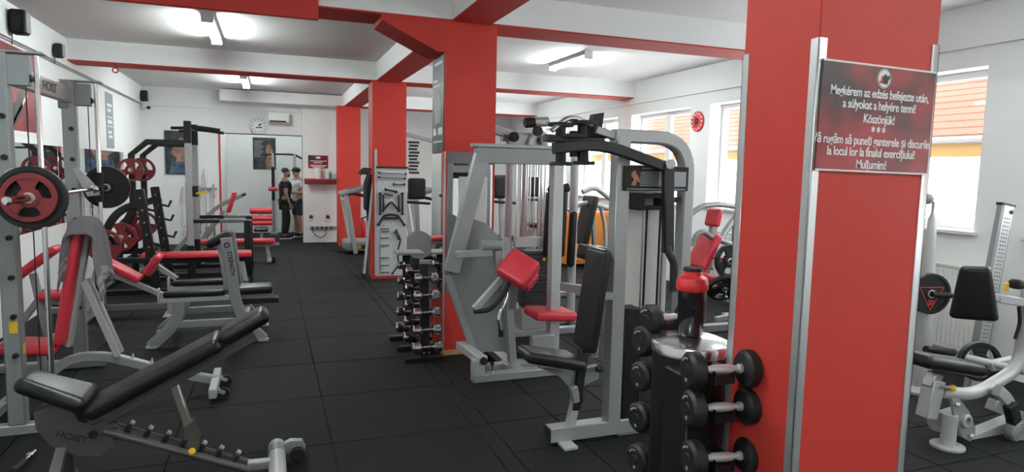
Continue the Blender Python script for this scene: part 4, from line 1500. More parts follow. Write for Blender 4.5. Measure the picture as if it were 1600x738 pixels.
# ---- low leg machine with black pads further back
Y = 8.6
t = thing('leg_machine', 'leg machine with tilted black back pad in front of the orange board', 'exercise machine', (4.0, Y, 0))
pad2(A(924, 306, Y), A(907, 382, Y), .36, .10, VINYL, t, 'back_pad')
pad2(A(912, 394, Y - .3), A(948, 398, Y - .3), .45, .22, VINYL, t, 'seat_pad')
MB().tube(fillet([A(888, 330, Y), A(905, 318, Y), A(925, 318, Y), A(950, 326, Y)], .2), .04, 10).build('guard_tube', LIGHTS, t)
MB().tube(fillet([A(938, 322, Y), A(945, 350, Y), A(946, 385, Y)], .2), .03, 10).build('guard_tube', LIGHTS, t)
MB().tube(fillet([A(910, 300, Y + .3), A(930, 292, Y + .3), A(955, 312, Y + .3)], .2), .04, 10).build('head_tube', LIGHTS, t)
p = A(925, 400, Y)
MB().bar(P(p.x, Y, .05), P(p.x, Y, p.z), .08, .08, (1, 0, 0)).build('seat_post', SILVER, t)
MB().bb((p.x - .6, Y - .05, 0), (p.x + .6, Y + .05, .07), .006).build('base_rail', SILVER, t)
MB().bar(P(p.x + .1, Y, .05), A(926, 330, Y), .06, .06, (1, 0, 0)).build('back_post', SILVER, t)
# orange board
Y = 11.2
a, b = A(885, 332, Y), A(962, 408, Y)
t = thing('orange_cabinet', 'orange wooden cabinet by the far windows behind the black leg machine', 'cabinet', ((a.x + b.x) / 2, Y, 0))
MB().bb((a.x, Y, .06), (b.x, Y + .4, a.z), .01).build('body', ORANGE, t)
for k in range(2):
    x0 = a.x + .03 + k * (b.x - a.x - .03) / 2
    MB().bb((x0, Y - .02, .12), (x0 + (b.x - a.x) / 2 - .06, Y + .005, a.z - .04), .005).build('door', ORANGE, t)
MB().bb((a.x + .05, Y + .05, 0), (b.x - .05, Y + .35, .07), .004).build('plinth', BLACKM, t)

# ---- red seat press machine by the windows
Y = 6.2
t = thing('press_machine', 'plate-loaded press machine with red back pad and headrest by the windows', 'exercise machine', (3.9, Y, 0))
pad2(A(1112, 366, Y), A(1088, 418, Y), .34, .09, REDV, t, 'back_pad')
pad2(A(1118, 326, Y), A(1112, 354, Y), .22, .08, REDV, t, 'headrest')
pad2(A(1086, 428, Y - .1), A(1118, 440, Y - .1), .34, .09, REDV, t, 'seat_pad')
MB().tube(fillet([A(1078, 336, Y + .4), A(1095, 322, Y + .4), A(1125, 319, Y + .4), A(1165, 326, Y + .4)], .3), .035, 10).build('hoop', SILVER, t)
MB().tube(fillet([A(1082, 385, Y - .2), A(1086, 368, Y - .2), A(1098, 361, Y - .2), A(1112, 372, Y - .1), A(1160, 388, Y)], .1), .03, 10).build('press_handle', GREYM, t)
MB().tube(fillet([A(1150, 338, Y + .3), A(1125, 372, Y + .2), A(1110, 420, Y + .1)], .2), .04, 10).build('main_tube', SILVER, t)
p = A(1112, 360, Y)
MB().bar(A(1116, 345, Y + .06), P(p.x - .05, Y + .1, .1), .07, .07, (1, 0, 0)).build('back_post', SILVER, t)
MB().bb((p.x - .7, Y - .05, 0), (p.x + .9, Y + .05, .08), .006).build('base_rail', SILVER, t)
MB().bb((p.x + .6, Y - .5, 0), (p.x + .7, Y + .5, .08), .006).build('rear_foot', SILVER, t)
MB().bar(P(p.x + .65, Y + .3, .05), A(1150, 338, Y + .3), .07, .07, (1, 0, 0)).build('rear_post', SILVER, t)
MB().bar(P(p.x - .35, Y, .05), P(p.x - .3, Y, .55), .07, .07, (1, 0, 0)).build('seat_post', SILVER, t)
MB().bar(A(1105, 452, Y - .2), A(1160, 478, Y - .2), .07, .07).build('side_beam', LIGHTS, t)
MB().bar(A(1118, 500, Y - .2), A(1165, 490, Y - .2), .06, .06).build('side_beam', SILVER, t)
q = A(1139, 408, Y - .25)
MB().cyl(q - V((0, .2, 0)), q + V((0, .35, 0)), .024, 12).build('plate_peg', CHROME, t)
plate('weight_plate', 'black grip plate on upper peg of the red-seat press machine', q, (0, 1, 0), .185, .05, URETH, 'plates on the press machine')
q = A(1132, 450, Y - .35)
plate('weight_plate', 'black grip plate on lower peg of the red-seat press machine', q, V((.35, 1, .9)), .2, .05, URETH, 'plates on the press machine')
MB().cyl(q - V((.05, .1, .1)), q + V((.1, .3, .3)), .024, 12).build('plate_peg', CHROME, t)
# ================================================================ FAR END, RIGHT WALL, SMALL THINGS
# ---- far wall
c = P(-1.84, YF - .035, 2.08)
o = poster('wall_poster', 'dark blue poster of a muscular torso on the far wall behind the half rack', c, FRONT, .66, .97, PHOTOB)
shape(o, c, FRONT, [(-.26, -.46), (.30, -.46), (.30, -.1), (.1, -.22), (-.2, -.2)], PHOTOD)
shape(o, c, FRONT, [(-.12, -.2), (.12, -.22), (.2, .0), (.14, .14), (.06, .18), (.06, .3), (-.01, .36), (-.06, .3), (-.05, .2), (-.16, .12), (-.22, -.02), (-.1, -.12)], PHOTOS)
# wall clock
q = A(404, 197, YF - .035)
t = thing('wall_clock', 'white round clock with black and red marks on the far wall', 'clock', q)
MB().cyl(q, q - V((0, .03, 0)), .19, 32, .006).build('clock_face', WHITEP, t)
MB().ring(q - V((0, .032, 0)), (0, 1, 0), .178, .19, .008, 32, .002).build('rim', LIGHTS, t)
for k in range(12):
    a = k * PI / 6
    MB().box(q + V((.14 * math.sin(a), -.031, .14 * math.cos(a))), (.022, .002, .022), None, .0003).build('hour_mark', PRINTR if k in (7, 8, 9, 10) else PRINTB, t)
MB().bar(q + V((-.06, -.034, -.04)), q + V((.08, -.034, -.03)), .004, .025, (0, 0, 1)).build('hand', PRINTB, t)
MB().bar(q + V((.0, -.034, .0)), q + V((.06, -.034, .05)), .004, .03, (0, 0, 1)).build('hand', PRINTB, t)
# air conditioner
a, b = A(418, 177, YF - .1), A(452, 191, YF - .1)
t = thing('air_conditioner', 'white air conditioner unit high on the far wall beside the clock', 'air conditioner', (a + b) / 2)
MB().rbox(((a.x + b.x) / 2, YF - .14, (a.z + b.z) / 2), (b.x - a.x, .2, abs(a.z - b.z) + .05), None, .03).build('casing', WHITEP, t)
MB().bb((a.x + .04, YF - .25, b.z - .015), (b.x - .08, YF - .2, b.z + .015), .003).build('air_slot', BLACKM, t)
# red notice, shelf, bottles, sockets on the far wall pier
YP = YF - .12
c = (A(482, 243, YP) + A(512, 263, YP)) / 2
c.y = YP - .004
o = poster('notice_sign', 'small dark red notice with white lettering above the red shelf', c, FRONT, .46, .31, SIGN, 'sign')
lines(o, c, FRONT, [(-.05, .05, .1, .05), (-.19, .19, .02, .018), (-.1, .1, -.02, .018), (-.19, .19, -.09, .022), (-.14, .14, -.125, .015)], PRINT)
a, b = A(475, 279, YP), A(526, 287, YP)
t = thing('wall_shelf', 'dark red shelf box on the white pier beside the alcove', 'shelf', (1.15, YP, a.z))
MB().bb((a.x, YP - .2, a.z - .025), (b.x, YP, a.z), .004).build('shelf_top', REDW, t)
MB().bb((a.x, YP - .2, b.z - .02), (b.x, YP - .18, a.z - .026), .004).build('shelf_front', REDP, t)
zs = a.z + .001
for px, mt, r, h, lab in ((497, WHITEP, .075, .26, 'white paper roll on the red shelf'), (516, TEAL, .035, .20, 'teal spray bottle on the red shelf'), (523.5, LIGHTS, .03, .15, 'small clear bottle at the right end of the red shelf')):
    x = A(px, 280, YP - .1).x
    s_ = P(x, YP - .1, zs)
    if 'roll' in lab:
        o = MB().ring(s_ + Z * h / 2, Z, .02, r, h, 24).build('paper_roll', mt, None, s_)
        tag(o, lab, 'paper roll')
    else:
        o = thing('spray_bottle' if 'spray' in lab else 'bottle', lab, 'bottle', s_)
        MB().lathe([(r * .9, 0), (r, .01), (r, h * .6), (r * .4, h * .78), (r * .35, h * .9), (0, h * .9)], s_, Z, 16).build('bottle_body', mt, o)
        MB().box(s_ + V((-.012, 0, h * .95)), (.06, .025, .035), None, .008).build('cap', WHITEP, o)
for k, px in enumerate((486, 512)):
    q = A(px, 339, YP)
    t = thing('wall_socket', 'white socket plate with red marker, %s of two on the pier' % ('left' if k == 0 else 'right'), 'socket', (q.x, YP, q.z), 'wall sockets')
    MB().bb((q.x - .05, YP - .014, q.z - .10), (q.x + .05, YP, q.z + .10), .004).build('plate', WHITEP, t)
    MB().cyl((q.x, YP - .014, q.z), (q.x, YP - .03, q.z), .045, 16).build('outlet', REDP, t)
q0, q1 = A(484, 356, YP), A(526, 357, YP)
t = thing('power_strip', 'grey power strip low on the white pier', 'power strip', (q0.x, YP, q0.z))
MB().bb((q0.x, YP - .05, q0.z - .035), (q1.x, YP, q0.z + .035), .006).build('strip_body', GREYP, t)
for k in range(5):
    x = q0.x + .06 + k * .11
    MB().cyl((x, YP - .05, q0.z), (x, YP - .056, q0.z), .025, 12).build('outlet', BLACKM, t)
MB().tube(fillet([P(q0.x + .05, YP - .06, q0.z), P(q0.x + .08, YP - .06, .22), P(q0.x + .25, YP - .07, .1), P(q0.x + .38, YP - .06, .2), P(q0.x + .36, YP - .06, q0.z)], .2), .01, 6).build('cord', BLACKM, t)
# frame lines of the alcove
t = struct(MB().bb((-1.075, YF - .02, .0), (-1.035, YF + .01, 2.56), .004).build('trim_20', REDW))
t = struct(MB().bb((-1.06, YF - .02, 2.54), (.76, YF + .005, 2.56), .003).bb((.745, YF - .13, 0), (.752, YF - .1, 2.56), .001).build('trim_21', BLACKM))
# alcove poster
c = (A(395, 215, YA - .01) + A(431, 265, YA - .01)) / 2
c.y = YA - .006
o = poster('wall_poster', 'dark poster with text and a fighter portrait on the alcove back wall', c, FRONT, .58, .86, PHOTOB)
lines(o, c, FRONT, [(-.26, -.02 - .03 * (k % 3), .33 - k * .045, .014) for k in range(10)], PRINTG)
shape(o, c, FRONT, [(.04, -.42), (.26, -.42), (.27, -.2), (.2, -.1), (.21, .12), (.14, .25), (.06, .22), (.04, .05), (.08, -.05), (.02, -.2)], PHOTOS)
# barbells hung upright on the far wall
t = thing('barbell_holder', 'white wall rack holding upright barbells left of the alcove', 'bar rack', (-1.35, YF - .05, 1.0))
for z in (1.28, .62):
    MB().bb((-1.75, YF - .10, z - .02), (-1.12, YF - .0, z + .02), .004).build('rack_rail', GREYP, t)
lab = ['long chrome barbell, leftmost on the wall rack', 'curved chrome bar, second on the wall rack', 'long chrome barbell at the middle of the wall rack', 'short chrome bar, fourth on the wall rack', 'short chrome bar, rightmost on the wall rack']
for k, (px, z0, z1) in enumerate(((291, .15, 1.42), (301, .2, 1.15), (322, .1, 1.72), (312, .25, 1.36), (334, .2, 1.38))):
    x = A(px, 330, YF - .16).x
    o = thing('barbell', lab[k], 'barbell', (x, YF - .16, z0), 'bars on the far wall rack')
    if k == 1:
        pts = [P(x + .03 * math.sin(j * PI / 2), YF - .16, z0 + (z1 - z0) * j / 8) for j in range(9)]
        MB().tube(fillet(pts, .05), .016, 8).build('shaft', CHROME, o)
    else:
        MB().cyl((x, YF - .16, z0), (x, YF - .16, z1), .015, 10).build('shaft', CHROME, o)
    for a, b in ((z0, z0 + .28), (z1 - .28, z1)):
        MB().cyl((x, YF - .16, a), (x, YF - .16, b), .026, 12).build('sleeve', CHROME, o)
        MB().cyl((x, YF - .16, b if a == z0 else a - .02), (x, YF - .16, (b + .02) if a == z0 else a), .045, 12).build('collar', CHROME, o)
# pulldown pole in the alcove
YL = 18.6
t = thing('pulldown_machine', 'slim chrome pulldown machine standing inside the alcove', 'exercise machine', (.15, YL, 0))
for px in (427, 461):
    x = A(px, 300, YL).x
    MB().cyl((x, YL, 0), (x, YL, 2.16), .035, 12).build('post', STEEL, t)
xa, xb = A(427, 300, YL).x, A(461, 300, YL).x
MB().tube(fillet([P(xa - .3, YL, 2.1), P(xa, YL, 2.14), P(xb, YL, 2.14), P(xb + .25, YL, 2.0)], .1), .025, 10).build('top_bar', BLACKM, t)
MB().bb((xa - .1, YL - .25, 0), (xa + .1, YL + .25, .05), .005).build('foot', SILVER, t)
MB().bb((xb - .1, YL - .25, 0), (xb + .1, YL + .25, .05), .005).build('foot', SILVER, t)
MB().cyl((xa - .12, YL - .06, 1.21), (xa + .12, YL - .06, 1.21), .055, 14).build('thigh_pad', REDV, t)
MB().bb((xa - .04, YL - .05, .9), (xa + .04, YL + .05, 1.8), .01).build('carriage', BLACKM, t)

# ---- treadmills beyond the hanging-grip column
def treadmill(lab, Y, x0):
    t = thing('treadmill', lab, 'treadmill', (x0 + .8, Y, 0), 'treadmills')
    hood = MB().rbox((x0 + .38, Y, .17), (.75, .75, .22), None, .05).build('motor_hood', GREYM, t)
    MB().bb((x0 + .30, Y - .379, .12), (x0 + .70, Y - .375, .2), .001).build('hood_panel', BLACKM, hood)
    MB().cyl((x0 + .30, Y - .379, .16), (x0 + .30, Y - .384, .16), .035, 14).build('badge', ORANGE, hood)
    MB().bb((x0 + .5, Y - .40, .05), (x0 + 2.0, Y + .40, .16), .02).build('deck', BLACKM, t)
    MB().bb((x0 + .55, Y - .26, .155), (x0 + 1.98, Y + .26, .172), .004).build('belt', RUBBER, t)
    for sy in (-1, 1):
        MB().bar(P(x0 + .22, Y + sy * .38, .02), P(x0 + .02, Y + sy * .38, 1.25), .07, .09, (1, 0, 0)).build('upright', LIGHTS, t)
        MB().tube(fillet([P(x0 + .02, Y + sy * .38, 1.22), P(x0 + .1, Y + sy * .38, 1.30), P(x0 + .75, Y + sy * .38, 1.16)], .1), .03, 10).build('handrail', BLACKM, t)
        MB().bb((x0 + .5, Y + sy * .36 - .05, .16), (x0 + 1.98, Y + sy * .36 + .05, .185), .006).build('side_step', GREYM, t)
    R = M.Rotation(math.radians(-18), 3, 'Y')
    MB().rbox((x0 + .20, Y, 1.34), (.55, .82, .10), R, .04).build('console', GREYM, t)
    MB().box((x0 + .24, Y, 1.402), (.28, .4, .008), R, .002).build('screen', BLACKM, t)
    MB().bb((x0 - .02, Y - .36, 1.13), (x0 + .08, Y + .36, 1.2), .01).build('crossbar', LIGHTS, t)
    return t


treadmill('grey treadmill with orange badge left of the column of hanging grips', 14.25, 1.47)
treadmill('grey treadmill partly hidden right of the column of hanging grips', 13.1, 2.62)
# fire extinguisher
t = thing('fire_extinguisher', 'red fire extinguisher on the floor behind the treadmill', 'fire extinguisher', (2.26, 17.1, 0))
MB().lathe([(.085, 0), (.09, .02), (.09, .36), (.07, .43), (.03, .46), (.03, .5), (0, .5)], (2.26, 17.1, 0), Z, 20).build('cylinder', FLAGR, t)
MB().bar(P(2.22, 17.1, .51), P(2.36, 17.1, .56), .03, .03).build('lever', BLACKM, t)
MB().tube(fillet([P(2.26, 17.1, .5), P(2.16, 17.08, .45), P(2.15, 17.05, .15)], .06), .012, 8).build('hose', BLACKM, t)
# exercise bikes
def bike(lab, px, py, Y):
    q = A(px, py, Y)
    t = thing('exercise_bike', lab, 'exercise bike', (q.x, Y, 0), 'exercise bikes')
    MB().rbox(q, (.32, .2, .40), None, .05).build('console', BLACKM, t)
    MB().bar(q - Z * .15, P(q.x + .05, Y, .3), .07, .07, (1, 0, 0)).build('mast', SILVER, t)
    MB().tube([q + V((-.2, -.05, -.25)), q + V((.25, -.05, -.28))], .025, 10).build('handlebar', BLACKM, t)
    MB().cyl((q.x + .05, Y - .05, .38), (q.x + .05, Y + .05, .38), .27, 28).build('flywheel_case', GREYM, t)
    MB().bb((q.x - .3, Y - .06, 0), (q.x + .9, Y + .06, .08), .008).build('base_rail', SILVER, t)
    MB().bar(P(q.x + .6, Y, .05), P(q.x + .66, Y, .85), .06, .06, (1, 0, 0)).build('seat_post', SILVER, t)
    MB().rbox((q.x + .66, Y, .88), (.28, .22, .08), None, .035).build('saddle', VINYL, t)
    MB().bar(P(q.x + .05, Y, .25), P(q.x + .65, Y, .3), .07, .1).build('frame_beam', LIGHTS, t)


bike('exercise bike with black console right of the column of hanging grips', 651, 295, 12.2)
bike('exercise bike with black console just right of the middle red column', 783, 292, 10.6)
bike('exercise bike with black console seen between posts of the cable tower', 832, 292, 12.4)
c = (A(637, 222, YFR) + A(656, 270, YFR)) / 2
c.y = YFR - .004
o = poster('wall_poster', 'white poster full of bold black lettering on the far wall right of the column', c, FRONT, .36, .92, PRINT)
lines(o, c, FRONT, [(-.15 + .02 * (k % 2), .15 - .03 * (k % 3), .40 - k * .09, .06) for k in range(10)], PRINTB)
tag(MB().bar(A(634, 210, 12.0), A(690, 224, 12.0), .06, .07).bb((A(690, 224, 12.0).x - .04, 11.96, 0), (A(690, 224, 12.0).x + .06, 12.06, A(690, 224, 12.0).z + .02), .005).build('pull_up_frame', SILVER, None, A(690, 224, 12.0) * 1.0 - Z * A(690, 224, 12.0).z), 'grey pull-up frame bar behind the middle red column', 'frame')

# ---- column with hanging cable grips
YC = 10.74
a, b = A(588, 262, YC), A(635, 430, YC)
bd = MB().bb((a.x, YC - .02, b.z), (b.x, YC, a.z), .003).build('grip_board', mat('pale_grey_board', (.52, .54, .55), .5), None, ((a.x + b.x) / 2, YC, b.z))
tag(bd, 'pale grey board with hanging cable grips on the second red column', 'board')
MB().bb((a.x - .01, YC - .05, a.z - .005), (b.x + .02, YC, a.z + .02), .003).build('top_ledge', BLACKM, bd)
MB().bb((a.x - .03, YC - .03, .06), (a.x + .01, YC + .005, a.z + .3), .003).build('edge_strip', LIGHTS, bd)
for py in (285, 333, 352, 420):
    for px in (600, 620):
        q = A(px, py, YC - .02)
        MB().cyl(q, q - V((0, .05, 0)), .006, 6).build('hook', STEEL, bd)


def grip(name, lab, pts, r, mt=None, Y=YC - .055, extra=None):
    w_ = [A(px, py, Y) for px, py in pts]
    t = thing(name, lab, 'cable grip', w_[0], 'cable grips hung on the board')
    MB().tube(fillet(w_, .04), r, 8).build('bar', mt or BLACKM, t)
    for e, n_ in ((w_[0], w_[1]), (w_[-1], w_[-2])):
        MB().cyl(e + (e - n_).normalized() * .01, e - (e - n_).normalized() * .015, r * 1.6, 10).build('end_stop', BLACK, t)
    if extra:
        for u, v in extra:
            MB().tube([A(*u, Y), A(*v, Y)], r * .9, 8).build('side_bar', mt or BLACKM, t)
    return t


grip('cable_grip', 'upper V-shaped black cable grip at the centre of the board', [(598, 330), (611, 315), (624, 330)], .016)
grip('cable_grip', 'wide arched black cable grip below the V-shaped grip', [(591, 352), (600, 337), (611, 335), (622, 337), (632, 352)], .018, extra=[((600, 341), (622, 341))])
grip('cable_grip', 'straight black stirrup grip at upper left of the board', [(594, 302), (594, 335)], .017, extra=[((599, 304), (599, 330))])
grip('cable_grip', 'straight black stirrup grip at upper right of the board', [(629, 302), (629, 335)], .017, extra=[((623, 305), (623, 330))])
grip('cable_grip', 'short diagonal black grip near the top of the board', [(602, 296), (620, 300)], .015, extra=[((600, 303), (614, 306))])
grip('cable_grip', 'long angled black curl bar at lower right of the board', [(619, 360), (626, 374), (621, 395), (623, 414), (613, 428)], .013)
grip('cable_grip', 'short black bar beside the long angled curl bar', [(617, 363), (623, 374)], .012)
grip('cable_grip', 'polished steel rotating grip at the top right of the board', [(615, 288), (632, 288)], .014, CHROME)
grip('cable_grip', 'polished steel straight grip at the top left of the board', [(592, 270), (634, 272)], .012, CHROME)
grip('cable_grip', 'second polished steel straight bar just under the top one', [(592, 277), (633, 279)], .012, CHROME)
rk = thing('hook_strip', 'slim black rack with six prongs at lower left of the board', 'hook rack', A(594, 425, YC - .03))
MB().tube([A(594, 358, YC - .03), A(594, 426, YC - .03)], .010, 8).build('rail', STEEL, rk)
for py in (358, 362, 372, 384, 403, 415, 426):
    MB().tube([A(594, py, YC - .03), A(608, py, YC - .05)], .008, 6).build('prong', BLACKM, rk)
# things hung on the column's side
t = thing('jump_rope', 'bundle of black ropes hanging at left side of the second column', 'rope', P(1.54, 10.9, 1.1))
for k in range(5):
    y = 10.8 + k * .07
    MB().tube(fillet([P(1.56, y, 1.72), P(1.50, y + .01, 1.5 + .02 * k), P(1.50, y + .02, 1.14 + .03 * (k % 2)), P(1.55, y + .03, 1.12), P(1.56, y + .02, 1.7)], .05), .02, 8).build('strand', BLACKM, t)
t = thing('handle_bundle', 'cluster of chrome cable handles hanging high at left side of the second column', 'cable grip', P(1.5, 10.9, 1.75))
for k in range(5):
    y = 10.78 + k * .08
    MB().tube(fillet([P(1.57, y, 1.80 - .02 * k), P(1.44, y, 1.82 - .02 * k), P(1.36 + .02 * k, y, 1.74 - .01 * k)], .04), .014, 8).build('handle', STEEL if k % 2 else BLACKM, t)
t = thing('training_bar', 'pale bar leaning on left side of the second red column', 'bar', FL(568, 437))
MB().tube([FL(568, 437) + Z * .02, A(586, 285, 10.8) - V((.03, 0, 0))], .022, 10).build('shaft', LIGHTS, t)
MB().tube([FL(568, 437) + Z * .012, FL(568, 437) + V((.01, .005, .1))], .03, 10).build('rubber_tip', BLACKM, t)
t = thing('training_bar', 'dark gripped bar leaning behind the pale one at the second red column', 'bar', FL(577, 430))
MB().tube([FL(577, 430) + Z * .02, A(574, 318, 11.0)], .018, 10).build('shaft', STEEL, t)
MB().tube([A(582, 345, 11.0) - V((.06, 0, 0)), A(574, 318, 11.0)], .03, 10).build('grip', GRIP, t)

# ---- right wall: clock, radiator
q = AX(1091, 190, XR)
t = thing('wall_clock', 'red round clock on the pier between two windows', 'clock', (XR, q.y, q.z))
MB().cyl((XR, q.y, q.z), (XR - .03, q.y, q.z), .16, 32, .006).build('clock_face', FLAGR, t)
for k in range(12):
    a = k * PI / 6
    MB().box((XR - .031, q.y + .125 * math.sin(a), q.z + .125 * math.cos(a)), (.002, .026, .026), None, .0003).build('hour_mark', PRINT, t)
for r_, a in ((.09, .5), (.11, 2.6)):
    MB().bar(P(XR - .034, q.y, q.z), P(XR - .034, q.y + r_ * math.sin(a), q.z + r_ * math.cos(a)), .003, .012, (1, 0, 0)).build('hand', PRINTB, t)
MB().ring((XR - .032, q.y, q.z), (1, 0, 0), .02, .055, .003, 20, .001).build('dial_ring', PRINTB, t)
for n_, (y0, y1) in enumerate(((4.05, 5.75), (6.9, 8.3))):
    t = thing('radiator', 'white ribbed radiator under the window %s' % ('by the rowing machine' if n_ == 0 else 'behind the red-seat press machine'), 'radiator', (XR - .1, (y0 + y1) / 2, .12))
    MB().bb((XR - .10, y0, .15), (XR - .04, y1, .98), .01).build('panel', WHITEP, t)
    k = y0 + .03
    while k < y1 - .03:
        MB().bb((XR - .112, k, .19), (XR - .098, k + .022, .94), .004).build('rib', WHITEP, t)
        k += .045
    MB().bb((XR - .115, y0 - .005, .97), (XR - .03, y1 + .005, .995), .004).build('top_grille', WHITEP, t)
    for yy in (y0 + .2, y1 - .2):
        MB().bb((XR - .09, yy - .02, 0), (XR - .05, yy + .02, .16), .004).build('support', WHITEP, t)

# ---- seated row machine on the right
Y = 3.05
t = thing('row_machine', 'silver plate-loaded seated row machine with black chest pad at the right edge', 'exercise machine', (4.5, Y, 0))
a, b = A(1524, 416, Y), A(1521, 500, Y)


def trap(q):
    q = V(q)
    k = .78 + .22 * (.5 - q.x / .26)
    q.y *= k
    return q


dn = (a - b).normalized()
cN = V((-.82, -.57, .05)).normalized()
cS = dn.cross(cN).normalized()
cN = cS.cross(dn)
R = M((-dn, cS, cN)).transposed()


def trapz(L):
    def f(q):
        q = V(q)
        q.y *= 1.0 + .5 * (q.x / L)
        return q
    return f


MB().rbox((a + b) / 2, ((a - b).length, .235, .075), R, .036, 4, trapz((a - b).length)).build('chest_pad', VINYL, t)
MB().rbox((a + b) / 2 - cN * .032, ((a - b).length * .96, .225, .03), R, .014, 2, trapz((a - b).length)).build('chest_pad_shell', WHITEP, t)
sa, sb = A(1428, 560, Y), A(1514, 574, Y)
d = sb - sa
R2 = M((d.normalized(), V((0, 1, 0)), d.normalized().cross(V((0, 1, 0))))).transposed()
MB().rbox((sa + sb) / 2, (d.length, .3, .09), R2, .042, 4, taper(.75, .95, d.length)).build('seat_pad', VINYL, t)
MB().bar(A(1462, 583, Y), A(1453, 606, Y), .07, .08, (1, 0, 0)).build('seat_stem', STEEL, t)
MB().bar(A(1460, 594, Y), A(1447, 652, Y), .09, .11, (1, 0, 0)).build('seat_sleeve', LIGHTS, t)
MB().cyl(A(1472, 604, Y - .06), A(1486, 607, Y - .06), .012, 10).build('pin_shank', STEEL, t)
MB().ball(A(1488, 607, Y - .06), .025, 12).build('pin_knob', YELLOW, t)
MB().tube(fillet([A(1468, 612, Y), A(1522, 618, Y), A(1590, 577, Y), A(1601, 520, Y), A(1608, 440, Y)], .16, 6), .045, 16).build('main_tube', LIGHTS, t)
MB().bar(A(1558, 466, Y), A(1606, 474, Y), .06, .06).build('pad_arm', LIGHTS, t)
MB().bar(A(1552, 465, Y), A(1578, 470, Y), .035, .04).build('pad_arm_slide', STEEL, t)
MB().cyl(A(1572, 455, Y - .02), A(1573, 442, Y - .02), .015, 10).build('pin_knob', YELLOW, t)
MB().rbox(A(1589, 444, Y - .05), (.09, .09, .07), None, .03).build('handle_end', BLACKM, t)
MB().tube(fillet([A(1592, 480, Y), A(1594, 505, Y), A(1586, 530, Y)], .05), .012, 8).build('lever', BLACKM, t)
fd = FL(1480, 699)
MB().cyl((fd.x, fd.y, 0), (fd.x, fd.y, .02), .105, 28).build('foot_disc', LIGHTS, t)
MB().cyl((fd.x, fd.y, .015), (fd.x, fd.y, .24), .048, 18).build('foot_post', LIGHTS, t)
MB().cyl(A(1465, 660, Y), A(1500, 648, Y + .15), .07, 18).build('pivot_tube', SILVER, t)
pv = [A(px, py, Y - .12) for px, py in ((1488, 624), (1498, 622), (1512, 640), (1524, 668), (1524, 682), (1516, 690), (1504, 684), (1492, 655))]
pp = MB().prism(pv, (0, .02, 0)).build('pivot_plate', SILVER, t)
MB().ring(A(1510, 658, Y - .128), (0, 1, 0), .026, .045, .03, 20).build('pivot_ring', LIGHTS, pp)
for u, v in ((1497, 632), (1519, 681)):
    MB().cyl(A(u, v, Y - .122), A(u, v, Y - .138), .014, 10).build('bolt', STEEL, pp)
MB().bar(A(1505, 690, Y) , A(1580, 660, Y), .09, .10).build('base_beam', LIGHTS, t)
MB().bar(A(1548, 632, Y + .15), A(1612, 660, Y + .1), .08, .09).build('base_beam', SILVER, t)
MB().rtube(fillet([A(1558, 610, Y - .1), A(1575, 625, Y - .1), A(1583, 655, Y - .1), A(1578, 690, Y - .1)], .15), .05, .08, (1, 0, 0)).build('swing_arm', LIGHTS, t)
MB().bar(A(1578, 632, Y - .13), A(1585, 660, Y - .13), .06, .085, (1, 0, 0)).build('swing_pad', BLACKM, t)
gq = A(1594, 676, Y - .16)
MB().cyl(gq, gq + V((0, .06, 0)), .085, 26).build('bearing_cover', GREYM, t)
for k in range(3):
    MB().ring(gq - V((0, .002, 0)), (0, 1, 0), .02 + k * .022, .026 + k * .022, .006, 24, .001).build('cover_ring', LIGHTS, t)
qq = A(1533, 564, Y + .25)
MB().cyl(qq + V((.1, -.25, -.02)), qq - V((.02, -.1, 0)), .028, 14).build('plate_peg', LIGHTS, t)
MB().bar(qq + V((.02, -.05, -.03)), A(1600, 562, Y + .1), .07, .07).build('peg_arm', LIGHTS, t)
plate('weight_plate', 'black grip plate leaning low on the row machine peg', A(1530, 565, Y + .32), V((-.5, -1, .06)), .155, .05, URETH, 'plates on the right', 'grip')
# plate holder with a 20 plate
Y = 3.9
t = thing('plate_holder', 'pale tapered plate stand behind the near red column at the right', 'plate rack', A(1440, 600, Y) * 1.0)
ph = A(1440, 600, Y)
bx_ = P(A(1436, 580, Y).x, Y, 0)
t.location = bx_
ORG[t.name] = V(bx_)
m = MB().lathe([(.16, 0), (.16, .02), (.10, .06), (.075, .55), (.045, 1.32), (.03, 1.5), (.012, 1.55), (0, 1.55)], bx_, Z, 24)
m.build('cone_post', LIGHTS, t)
q = A(1453, 459, Y - .12)
MB().cyl(q + V((-.02, .12, 0)), q + V((.02, -.02, 0)), .03, 14).build('plate_peg', BLACKM, t)
MB().cyl(q + V((-.01, -.03, 0)), q + V((.13, -.10, -.005)), .022, 14).build('peg_grip', BLACKM, t)
kq = A(1450, 311, Y)
MB().tube([bx_ + Z * 1.5, V((bx_.x, Y, kq.z - .03)), kq], .012, 8).build('knob_stem', STEEL, t)
MB().ball(kq, .045, 16).build('ball_knob', GREYP, t)
r0 = A(1446, 546, Y - .1)
MB().cyl(r0, A(1490, 551, Y - .1), .03, 14).build('roller', BLACKM, t)
wp = plate('weight_plate', 'black 20 plate with red triangle print on the pale stand', q, V((-.28, -1, 0)), .172, .05, URETH, 'plates on the right', 'solid')
nrm = V((-.28, -1, 0)).normalized()
Rn = basis(V((1, -.28, 0)), Z)
text_mesh('lettering', '20', .06, PRINTR, wp, q + nrm * .017 - Z * .075, Rn, sx=.9, bold=.002)
fc = q + nrm * .0165
tri = [Rn @ V((.0, -.135, 0)), Rn @ V((.105, .055, 0)), Rn @ V((-.105, .055, 0))]
for i in range(3):
    MB().bar(fc + tri[i], fc + tri[(i + 1) % 3], .004, .006, (0, 0, 1)).build('print_line', PRINTR, wp)
